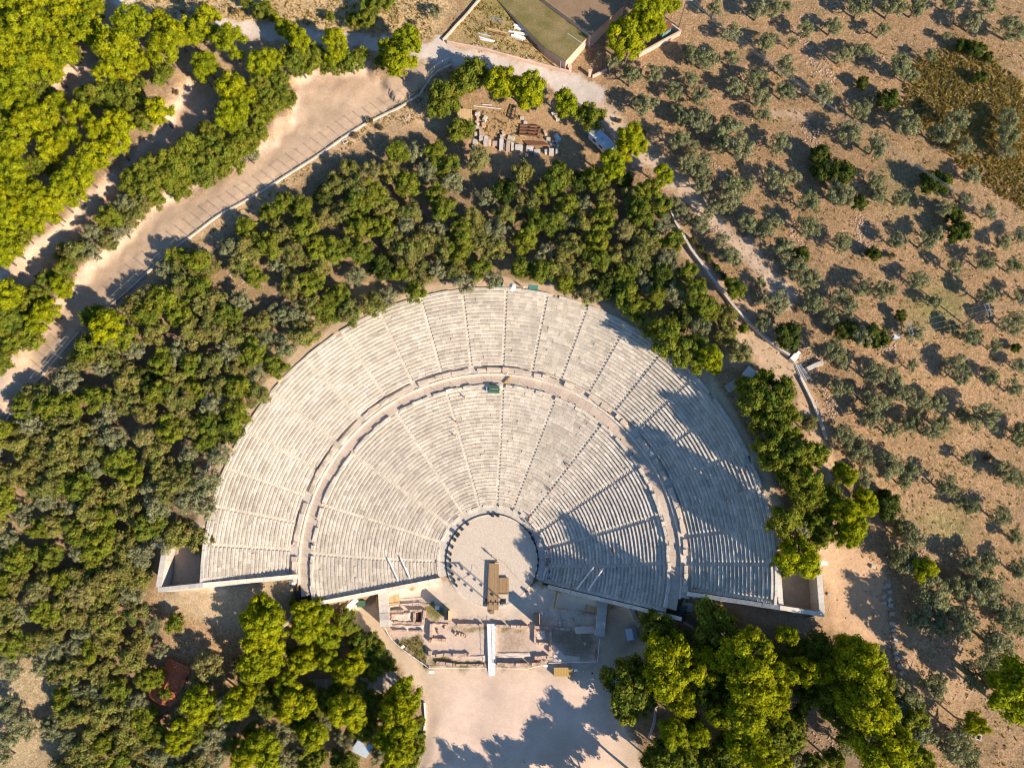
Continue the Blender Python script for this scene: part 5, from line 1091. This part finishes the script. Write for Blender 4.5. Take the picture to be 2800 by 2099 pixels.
for pts, th, h, lab in [
 ([S3(215, 205), S3(330, 192), S3(620, 180)], .35, .5, 'thin stone kerb along the top of the left ruin field'), ([S3(215, 250), S3(400, 245), S3(570, 240)], .5, .9, 'reddish wall forming the upper side of the left sand pit'),
 ([S3(570, 238), S3(550, 360)], .6, .9, 'reddish wall right of the dark square pit'), ([S3(468, 262), S3(466, 355)], .5, .8, 'short reddish wall between the sand pit and the dark pit'), ([S3(215, 350), S3(400, 358), S3(570, 362)], .4, .5, 'low reddish wall below the left sand pit'),
 ([S3(205, 200), S3(205, 330)], .6, 1.0, 'stone wall beside the left gateway'), ([S3(260, 430), S3(400, 438)], .35, .8, 'short row of stones left of the ruins centre'), ([S3(425, 440), S3(550, 438)], .4, .7, 'second short row of stones beside the first'),
 ([S3(632, 370), S3(626, 500)], .6, 1.1, 'tall narrow red brick wall at the left of the main room'), ([S3(640, 372), S3(800, 378)], .4, .4, 'low stone edge at the upper left of the main room'), ([S3(640, 520), S3(780, 528)], .6, .6, 'flat slabs along the left middle of the main room'),
 ([S3(620, 520), S3(618, 690)], .7, 1.0, 'thick wall at the lower left corner of the main room'), ([S3(620, 685), S3(760, 668), S3(840, 672), S3(1000, 668)], .7, .6, 'long row of rough stones along the lower part of the main room'), ([S3(680, 745), S3(860, 765)], .6, .8, 'row of grey blocks on the grass strip, left part'), ([S3(870, 765), S3(1150, 768)], .4, .5, 'long low masonry edge on the grass strip left of the white walkway'),
 ([S3(880, 378), S3(1165, 382)], .5, .8, 'row of small columns and blocks left of the white walkway top'), ([S4(130, 388), S4(300, 396), S4(440, 400)], .55, .9, 'row of upright blocks right of the white walkway top'), ([S4(500, 400), S4(660, 410)], .6, .7, 'blocks above the small sunlit square room'),
 ([S4(505, 420), S4(505, 560)], .5, .7, 'left wall of the small sunlit square room'), ([S4(650, 420), S4(655, 570)], .6, .8, 'right wall of the small sunlit square room'), ([S4(510, 560), S4(640, 562)], .5, .6, 'lower wall of the small sunlit square room'),
 ([S4(650, 580), S4(648, 650)], .5, .6, 'short wall below the small square room'), ([S4(140, 758), S4(320, 768), S4(560, 758)], .7, 1.1, 'long row of squared blocks along the grass right of the white walkway'), ([S4(500, 700), S4(640, 690)], .7, .8, 'tumbled blocks at the lower right of the main room'),
 ([S4(690, 415), S4(850, 425)], .5, .5, 'thin wall in the shaded right field'), ([S4(745, 285), S4(745, 400)], .4, .5, 'narrow upright wall in the shaded right field'), ([S4(1100, 290), S4(1090, 560)], .6, .8, 'shaded wall at the right edge of the ruins'), ([S4(700, 235), S4(900, 255), S4(1100, 290)], .5, .5, 'shaded kerb at the top of the right field'), ([S4(1078, 610), S4(1076, 700)], .4, .9, 'short dark wall piece at the lower right of the ruins')]:
    ruin(pts, th, h, lab)
# sand mounds, trial pits
SANDP = mat('pale_excavated_sand', (.68, .55, .46), (.60, .47, .39), 1., .95, 0, .05, .6)
for i, (pts, z) in enumerate((([S3(235, 275), S3(440, 255), S3(445, 335), S3(380, 345), S3(230, 335)], .45), ([S3(205, 375), S3(575, 380), S3(560, 425), S3(300, 440), S3(200, 400)], .25), ([S3(880, 690), S3(1160, 670), S3(1165, 730), S3(1000, 700)], .2), ([S4(130, 650), S4(460, 640), S4(480, 690), S4(130, 700)], .25), ([S4(505, 430), S4(600, 425), S4(605, 520), S4(520, 515)], .2), ([S4(880, 400), S4(1080, 385), S4(1085, 460), S4(900, 465)], .3), ([S4(680, 560), S4(760, 670), S4(940, 690), S4(940, 740), S4(670, 735)], .2))):
    g = quadpx(pts, z); cx, cy = sum(q[0] for q in g) / len(g), sum(q[1] for q in g) / len(g); mb = MB(); ring = []; 
    for (a, b), (c_, d) in zip(g, g[1:] + g[:1]):
        n = 6
        for k in range(n): t = k / n; ring.append((a + (c_ - a) * t + U(-.12, .12), b + (d - b) * t + U(-.12, .12)))
    n = len(ring); rows = [(1., .02), (.86, z * .8), (.6, z), (.3, z * .9)]; pv = []
    for s, h in rows: pv.append([(cx + (x - cx) * s, cy + (y - cy) * s, h + (U(-.05, .05) if h > .1 else 0)) for x, y in ring])
    for a, b in zip(pv[:-1], pv[1:]):
        for k in range(n): mb.face([a[k], a[(k + 1) % n], b[(k + 1) % n], b[k]])
    mb.face(pv[-1]); o = mb.build('sand_mound', SANDP, smooth=True)
    tag(o, ['rectangular pale sand mound inside the left pit', 'long pale sand strip below the left pit', 'pale sand heap left of the lower white walkway', 'long pale sand bank right of the white walkway', 'pale sand patch filling the small square room', 'oval pale sand patch in the shaded right field', 'pale sand strip along the lower left of the shaded field'][i], 'sand mound')
for i, (cx, cy, w_, d_) in enumerate(((508, 305, 1.1, 1.9),)):
    x, y = P(*S3(cx, cy), .1); m = MB(); m.box(-w_ / 2, w_ / 2, -d_ / 2, d_ / 2, -.2, .06, 0, .35); o = m.build('pit_grate', RUST); o.location = (x, y, 0); tag(o, 'dark square pit covered by a grate beside the left sand mound', 'pit cover')
# leaning column drums and loose stones in the main room
for i, (a, b, r) in enumerate(((860, 458, .3), (878, 480, .2), (900, 470, .33), (928, 475, .3), (948, 480, .28), (966, 495, .2), (700, 445, .45), (765, 400, .35), (225, 300, .3), (205, 330, .3))):
    x, y = P(*S3(a, b), .3); m = MB(); m.tube((0, -r, .25), (0, r, .3), .28, .24, 9, 0, U(.9, 1.1)); o = m.build('stone_fragment', RUIN); o.location = (x, y, 0); o.rotation_euler = (0, 0, U(-.6, .6)); tag(o, 'pale stone fragment lying in the ruins, %.1f%% across and %.1f%% down the photo' % ((1000 + a / 3.525) / 28, (1600 + b / 3.525) / 20.99), 'stone fragment', 'loose stone fragments in the ruins')
for i, (a, b) in enumerate(((520, 706), (600, 695), (612, 720), (985, 560), (790, 345), (865, 330))):
    x, y = P(*S4(a, b), .3); m = MB(); m.rock((0, 0, .3), .5, i, 0, 1.); o = m.build('boulder', RUIN); o.location = (x, y, 0); tag(o, 'rough boulder in the right half of the ruins, %.1f%% across and %.1f%% down' % ((1320 + a / 3.525) / 28, (1600 + b / 3.525) / 20.99), 'boulder', 'rough boulders in the ruins')
# ruin field fence
def rail(pts, label, h=.9, sp=2.):
    g = [P(a, b, h) for a, b in pts]; e = empty('rail_fence', (*g[0], 0), label, 'fence'); ox, oy = g[0]; k = 0; m = MB()
    for p, q in zip(g[:-1], g[1:]):
        a, b = Vector(p), Vector(q); L = (b - a).length; n = max(1, int(L / sp))
        for i in range(n + 1): v = a.lerp(b, i / n); mm = MB(); mm.tube((v.x - ox, v.y - oy, -.1), (v.x - ox, v.y - oy, h), .035, n=5); mm.build('post', GREYM, e)
        m.tube((a.x - ox, a.y - oy, h), (b.x - ox, b.y - oy, h), .045, n=5, c=1.3); m.tube((a.x - ox, a.y - oy, h * .5), (b.x - ox, b.y - oy, h * .5), .03, n=5)
    m.build('rail', WHITE, e)
rail([(1052, 1715), (1062, 1735), (1075, 1752), (1105, 1778), (1170, 1824)], 'pale rail fence running diagonally beside the left path and the ruins')
rail([(1172, 1826), (1330, 1827)], 'pale rail fence along the bottom of the ruins left of the white walkway')
rail([(1358, 1827), (1440, 1828), (1484, 1818)], 'pale rail fence along the bottom of the ruins right of the white walkway')
rail([(1500, 1812), (1634, 1808), (1640, 1745)], 'dark rail fence round the shaded lower right corner of the ruins')
rail([(1060, 1658), (1092, 1652), (1178, 1645)], 'thin rail fence beside the pale platform at the left entrance')
# cases and bins by the stage
for i, (px, py, w_, d_, h, mm, nm, lab) in enumerate([(1195, 1661, .85, .8, 1.0, WHITE, 'white_bin', 'pale square bin above the left part of the ruins'), (1220, 1682, .75, 1.8, 4., BLACK, 'black_case', 'tall black case with timber side left of the stage'), (1467, 1691, 1.0, 2., 4., BLACK, 'black_case', 'tall black case in a timber frame right of the stage'), (1496, 1674, .7, .7, .9, GREYM, 'grey_bin', 'grey square bin right of the stage at the shade edge'), (1482, 1676, .4, .4, .7, WHITE, 'small_box', 'small white box between the black case and the grey bin'), (1182, 1648, .5, .35, 1.1, GREENT, 'bin', 'small dark green bin at the end of the left rail'), (1203, 1668, .4, .5, .6, TEAL, 'small_box', 'small teal box below the pale bin left of the stage')]):
    x, y = P(px, py, h); e = empty(nm, (x, y, 0), lab, 'box' if 'bin' not in nm else 'bin'); m = MB(); m.box(-w_ / 2, w_ / 2, -d_ / 2, d_ / 2, 0, h - .06); m.build('body', mm, e); m = MB(); m.box(-w_ / 2 - .03, w_ / 2 + .03, -d_ / 2 - .03, d_ / 2 + .03, h - .057, h); m.build('lid', mm if mm is not BLACK else BLACK, e)
    if mm is BLACK:
        m = MB(); m.box(w_ / 2 + .035, w_ / 2 + .16, -d_ / 2 - .1, d_ / 2 + .1, 0, h + .15); m.build('side_board', TANW, e)
# benches, logs
for i, (a, b, c_, d, lab) in enumerate([(375, 1797, 402, 1762, 'grey log bench in the clearing above the red-tiled house'), (584, 1137, 612, 1102, 'brown log bench in the left wood beside the theatre rim'), (770, 892, 790, 868, 'short brown bench in the wood above the upper left rim'), (762, 860, 780, 880, 'second short bench leaning beside the first in the upper left wood'), (1980, 1700, 2040, 1725, 'long grey log lying below the right wing wall')]):
    rz, L, c = pxrot((a, b), (c_, d)); e = empty('log_bench', c, lab, 'bench', None, rz); m = MB(); m.tube((-L / 2, 0, .45), (L / 2, 0, .45), .22, .18, 8); m.build('seat', BARK if i else TANW, e)
    for s in (-.35, .35): m = MB(); m.box(L * s - .1, L * s + .1, -.2, .2, -.1, .26); m.build('leg', BARK, e)
# technical racks by the rim
for i, (px, py, lab) in enumerate([(893, 862, 'dark stack of chairs and stands in the clearing at the upper left rim'), (571, 1270, 'stack of metal frames beside the left rim of the theatre'), (1898, 962, 'row of stacked grey frames under the trees at the upper right rim')]):
    g = G(px, py, .5); e = empty('equipment_rack', g, lab, 'rack', None, U(0, 3)); 
    for k in range(7): m = MB(); xx = -1.2 + k * .4; m.box(xx - .05, xx + .05, -.6, .6, .1, .7 + .1 * (k % 2)); m.build('frame', [GREYM, BLACK, BLUEW][(k + i) % 3], e)
    for s in (-.4, .4): m = MB(); m.tube((-1.4, s, .15), (1.4, s, .15), .05); m.build('rail', GREYM, e)
# right boundary row of stones
for i, (a, b, s) in enumerate([(2428, 1600, 1.), (2432, 1617, .8), (2418, 1630, .9), (2433, 1638, .8), (2436, 1655, .9), (2416, 1648, .7), (2438, 1678, .8), (2440, 1705, .8), (2443, 1722, .7), (2446, 1735, .7), (2449, 1750, .8), (2447, 1768, .7), (2450, 1785, .8), (2452, 1798, .7), (2461, 1820, .9), (2466, 1838, .8), (2268, 1626, .6), (2388, 1550, .7)]):
    g = G(a, b, .4); mb = MB(); mb.box(-s * .55, s * .55, -s * .42, s * .42, -.1, .55, 0, U(.85, 1.1), j=.1); o = mb.build('stone_block', GREYST); o.location = g; o.rotation_euler = (0, 0, U(-.6, .6)); tag(o, 'rough stone block on the right clearing edge, %.1f%% across and %.1f%% down the photo' % (a / 28, b / 20.99), 'stone block', 'rough stone blocks along the right clearing')
g = G(2676, 2014, .6); e = empty('square_well', g, 'small square stone well in the bottom right field', 'well', None, -.4); m = MB()
for a, b, c_, d in ((-.6, .6, -.6, -.4), (-.6, .6, .4, .6), (-.6, -.4, -.398, .398), (.4, .6, -.398, .398)): m.box(a, b, c_, d, 0, .6)
m.build('rim', GREYST, e); m = MB(); m.box(-.4, .4, -.4, .4, 0, .1, 0, .5); m.build('cover', RUST, e)
g = G(943, 386, .5); e = empty('picture_frame', g, 'rusty rectangular frame lying beside the fence above the wood', 'frame', None, .5); m = MB()
for a, b, c_, d in ((-.5, .5, -.45, -.35), (-.5, .5, .35, .45), (-.5, -.4, -.348, .348), (.4, .5, -.348, .348)): m.box(a, b, c_, d, .3, .4)
m.build('rim', WHITE, e); m = MB(); m.box(-.4, .4, -.35, .35, .3, .33); m.build('sheet', RUST, e); e.name = 'metal_tray'
# small low walls near the plaza's right wood
wall_px('boundary_wall', [(1795, 1925), (1790, 1975), (1775, 2020)], .4, .8, 'low stone wall between the plaza and the lower right wood', GREYST)
wall_px('boundary_wall', [(1160, 1920), (1163, 1960), (1158, 2010)], .3, .5, 'low pale kerb wall at the left edge of the plaza', WHITE)
wall_px('boundary_wall', [(810, 1665), (790, 1695), (765, 1722)], .5, .8, 'grey wall descending below the left black stairs', CONC)
wall_px('boundary_wall', [(1870, 1700), (1895, 1715), (1912, 1745)], .5, .8, 'grey wall descending below the right black stairs', CONC)
deck('wooden_platform', [(1772, 1965), (1790, 1963), (1788, 1998), (1770, 1998)], .5, 'small slatted platform beside the lower right wood', TANW)
# --- people
def person_mesh(sit):
    V = {}; E = []; rad = []
    def add(n, p, r, par=None):
        V[n] = len(rad); rad.append((p, r)); 
        if par is not None: E.append((V[par], V[n]))
    if not sit:
        add('pelvis', (0, 0, .95), .14); add('belly', (0, 0, 1.12), .13, 'pelvis'); add('chest', (0, 0, 1.34), .15, 'belly'); add('neck', (0, .01, 1.5), .055, 'chest'); add('head', (0, .02, 1.62), .10, 'neck'); add('crown', (0, .02, 1.7), .085, 'head')
        for s in (-1, 1):
            add('hip%d' % s, (s * .1, 0, .88), .095, 'pelvis'); add('knee%d' % s, (s * .11, .06 * s, .48), .06, 'hip%d' % s); add('ankle%d' % s, (s * .11, .1 * s - .05, .09), .04, 'knee%d' % s); add('toe%d' % s, (s * .12, .1 * s + .1, .04), .035, 'ankle%d' % s)
            add('sh%d' % s, (s * .19, 0, 1.4), .065, 'chest'); add('el%d' % s, (s * .25, -.02, 1.14), .045, 'sh%d' % s); add('wr%d' % s, (s * .25, .1, .92), .032, 'el%d' % s); add('ha%d' % s, (s * .24, .14, .84), .03, 'wr%d' % s)
    else:
        add('pelvis', (0, 0, .12), .15); add('belly', (0, .02, .28), .13, 'pelvis'); add('chest', (0, .06, .5), .15, 'belly'); add('neck', (0, .09, .66), .055, 'chest'); add('head', (0, .12, .78), .10, 'neck'); add('crown', (0, .12, .86), .085, 'head')
        for s in (-1, 1):
            add('hip%d' % s, (s * .1, .05, .1), .095, 'pelvis'); add('knee%d' % s, (s * .13, .45, .13), .06, 'hip%d' % s); add('ankle%d' % s, (s * .13, .48, -.28), .04, 'knee%d' % s); add('toe%d' % s, (s * .14, .62, -.33), .035, 'ankle%d' % s)
            add('sh%d' % s, (s * .19, .06, .56), .065, 'chest'); add('el%d' % s, (s * .24, .14, .32), .045, 'sh%d' % s); add('wr%d' % s, (s * .16, .36, .24), .032, 'el%d' % s); add('ha%d' % s, (s * .14, .44, .22), .03, 'wr%d' % s)
    me = bpy.data.meshes.new('body'); me.from_pydata([p for p, r in rad], E, []); o = link(bpy.data.objects.new('body', me)); md = o.modifiers.new('s', 'SKIN'); sv_ = me.skin_vertices[0].data
    for i, (p, r) in enumerate(rad): sv_[i].radius = (r, r)
    sv_[0].use_root = True; o.modifiers.new('u', 'SUBSURF').levels = 1; bpy.context.view_layer.update(); dg = bpy.context.evaluated_depsgraph_get(); out = bpy.data.meshes.new_from_object(o.evaluated_get(dg)); bpy.data.objects.remove(o); return out
BODY = {s: person_mesh(s) for s in (False, True)}
CL = {n: mat('cloth_' + n, c, None, 6, bmp=0, amt=.2) for n, c in dict(white=(.75, .75, .75), red=(.55, .05, .05), dark=(.04, .045, .06), blue=(.10, .20, .42), khaki=(.35, .27, .17), pink=(.6, .3, .28)).items()}
HAIR = mat('hair', (.05, .03, .02), None, 9, bmp=0); _pm = {}
def person(px, py, z, top, bot, sit, label, rz=None):
    k = (sit, top, bot)
    if k not in _pm:
        me = BODY[sit].copy(); me.name = 'body'; me.materials.clear(); [me.materials.append(m_) for m_ in (CL[top], CL[bot], SKIN)]
        me.attributes.new('tone', 'FLOAT', 'FACE').data.foreach_set('value', [1.] * len(me.polygons))
        for p in me.polygons:
            c = p.center
            if sit: p.material_index = 2 if c.z > .66 or (c.z > .15 and abs(c.x) > .1 and c.y > .3) else (0 if c.z > .2 and c.y < .35 else 1)
            else: p.material_index = 2 if c.z > 1.5 or c.z < .02 or (abs(c.x) > .2 and c.z < 1.15) else (0 if c.z > .98 else 1)
            p.use_smooth = True
        hm = MB(); hz, hy = (.85, .1) if sit else (1.69, 0); bm = bmesh.new(); bmesh.ops.create_icosphere(bm, subdivisions=2, radius=.108); n = 0
        hm.v = [(v.co.x, v.co.y + hy, v.co.z * .9 + hz + (-.02)) for v in bm.verts]; hm.f = [tuple(v.index for v in f.verts) for f in bm.faces if f.calc_center_median().z > -.02 or f.calc_center_median().y < -.03]; hm.m = [0] * len(hm.f); hm.c = [1.] * len(hm.f); bm.free()
        ho = hm.build('hair', HAIR); _pm[k] = (me, ho.data); bpy.data.objects.remove(ho)
    x, y = P(px, py, z + (.5 if sit else .9)); e = empty('person', (x, y, z), label, 'person', None, U(0, 6.28) if rz is None else rz)
    link(bpy.data.objects.new('body', _pm[k][0]), e); link(bpy.data.objects.new('hair', _pm[k][1]), e)
def onseat(px, py):
    z = 8.
    for _ in range(14): x, y = P(px, py, z + .5); r = math.hypot(x - CX, y - CY); n = (math.floor((r - R0) / RP) + 1) * HL + H0 if r < 37.6 else (math.floor((r - RU) / UPt) + 1) * HU + ZU if r > RU else 11.8; z = .5 * z + .5 * n
    return n
def face_in(px, py): x, y = P(px, py, 8); return math.atan2(CY - y, CX - x) - math.pi / 2
for px, py, top, bot, lab in [(1358, 1531, 'white', 'dark', 'person in white standing at the upper end of the wooden stage'), (1345, 1520, 'pink', 'khaki', 'person in pink just above left of the wooden stage, casting a long shadow'), (1449, 1436, 'khaki', 'dark', 'person walking on the pale pavement at the upper right of the orchestra'),
     (1482, 1524, 'white', 'blue', 'person in white standing on the pavement right of the orchestra'), (1495, 1528, 'dark', 'dark', 'person in dark clothes standing right of the one in white')]:
    person(px, py, .07, top, bot, False, lab)
for px, py, top, bot, lab in [(1448, 1409, 'red', 'dark', 'person in red seated in the front row above right of the orchestra'), (1503, 1501, 'red', 'dark', 'person in red seated highest in the shaded front row'), (1505, 1526, 'white', 'blue', 'person in white seated in the shaded front row'), (1504, 1534, 'pink', 'dark', 'person in pink seated just below the one in white'), (1498, 1542, 'red', 'khaki', 'person in red seated with legs stretched to the pavement'), (1504, 1562, 'dark', 'dark', 'person in dark clothes seated lower in the shaded front row'), (1504, 1580, 'blue', 'dark', 'person in blue seated lowest in the shaded front row'),
     (1557, 1270, 'dark', 'pink', 'person in dark top seated on the right central stairway'), (1504, 1336, 'red', 'blue', 'person in red seated low on the right central stairway'), (1678, 1504, 'red', 'red', 'person in red seated among the shaded right lower rows'), (1686, 1552, 'blue', 'white', 'person in pale blue on the shaded right horizontal stairway'), (1562, 1602, 'red', 'white', 'person in red and white near the lower right seating wall'),
     (2038, 1276, 'blue', 'white', 'person in pale blue seated high in the shaded right upper rows'), (2029, 1291, 'pink', 'dark', 'person in pink seated just below the one in pale blue, upper rows'), (1990, 1363, 'pink', 'dark', 'person seated on the shaded stairway of the right upper rows'), (2056, 1618, 'white', 'pink', 'person in white seated near the right wing wall'), (1905, 1608, 'khaki', 'dark', 'person in khaki seated beside the right gate of the walkway'),
     (1669, 1131, 'red', 'blue', 'person in red seated on the walkway bench, upper right'), (1664, 1126, 'dark', 'dark', 'person in dark clothes beside the one in red on the walkway'), (1380, 1021, 'dark', 'blue', 'left person of the pair seated at the central stairway above the walkway'), (1386, 1021, 'white', 'dark', 'right person of the pair seated at the central stairway above the walkway')]:
    x, y = P(px, py, 5); r = math.hypot(x - CX, y - CY); z = onseat(px, py) if not lab.startswith(('person in red seated with',)) else .45
    person(px, py, z, top, bot, True, lab, face_in(px, py))
for px, py, top, bot, lab in [(1271, 1086, 'khaki', 'white', 'person walking down the sunlit rows left of the green covered desk'), (1247, 1153, 'red', 'khaki', 'person in red on the stairway left of the central stairs'), (1246, 1192, 'pink', 'white', 'person in pink among the sunlit rows below the one in red')]:
    person(px, py, onseat(px, py), top, bot, False, lab)
for px, py, z, top, bot, lab in [(1433, 785, None, 'white', 'white', 'person in white standing at the top rim right of the umbrella'), (1596, 1835, 0, 'white', 'dark', 'left person of the pair on the plaza right of the white board'), (1619, 1839, 0, 'dark', 'dark', 'right person of the pair, dark clothes, right of the white board'), (1433, 2081, None, 'white', 'dark', 'person in white walking in tree shade at the bottom of the plaza'), (1866, 1571, 11.78, 'dark', 'dark', 'person in black on the right end of the walkway'), (1873, 1586, 11.78, 'blue', 'red', 'person in blue below the one in black, right end of the walkway')]:
    person(px, py, G(px, py, .9)[2] if z is None else z, top, bot, False, lab)
bpy.context.view_layer.update()
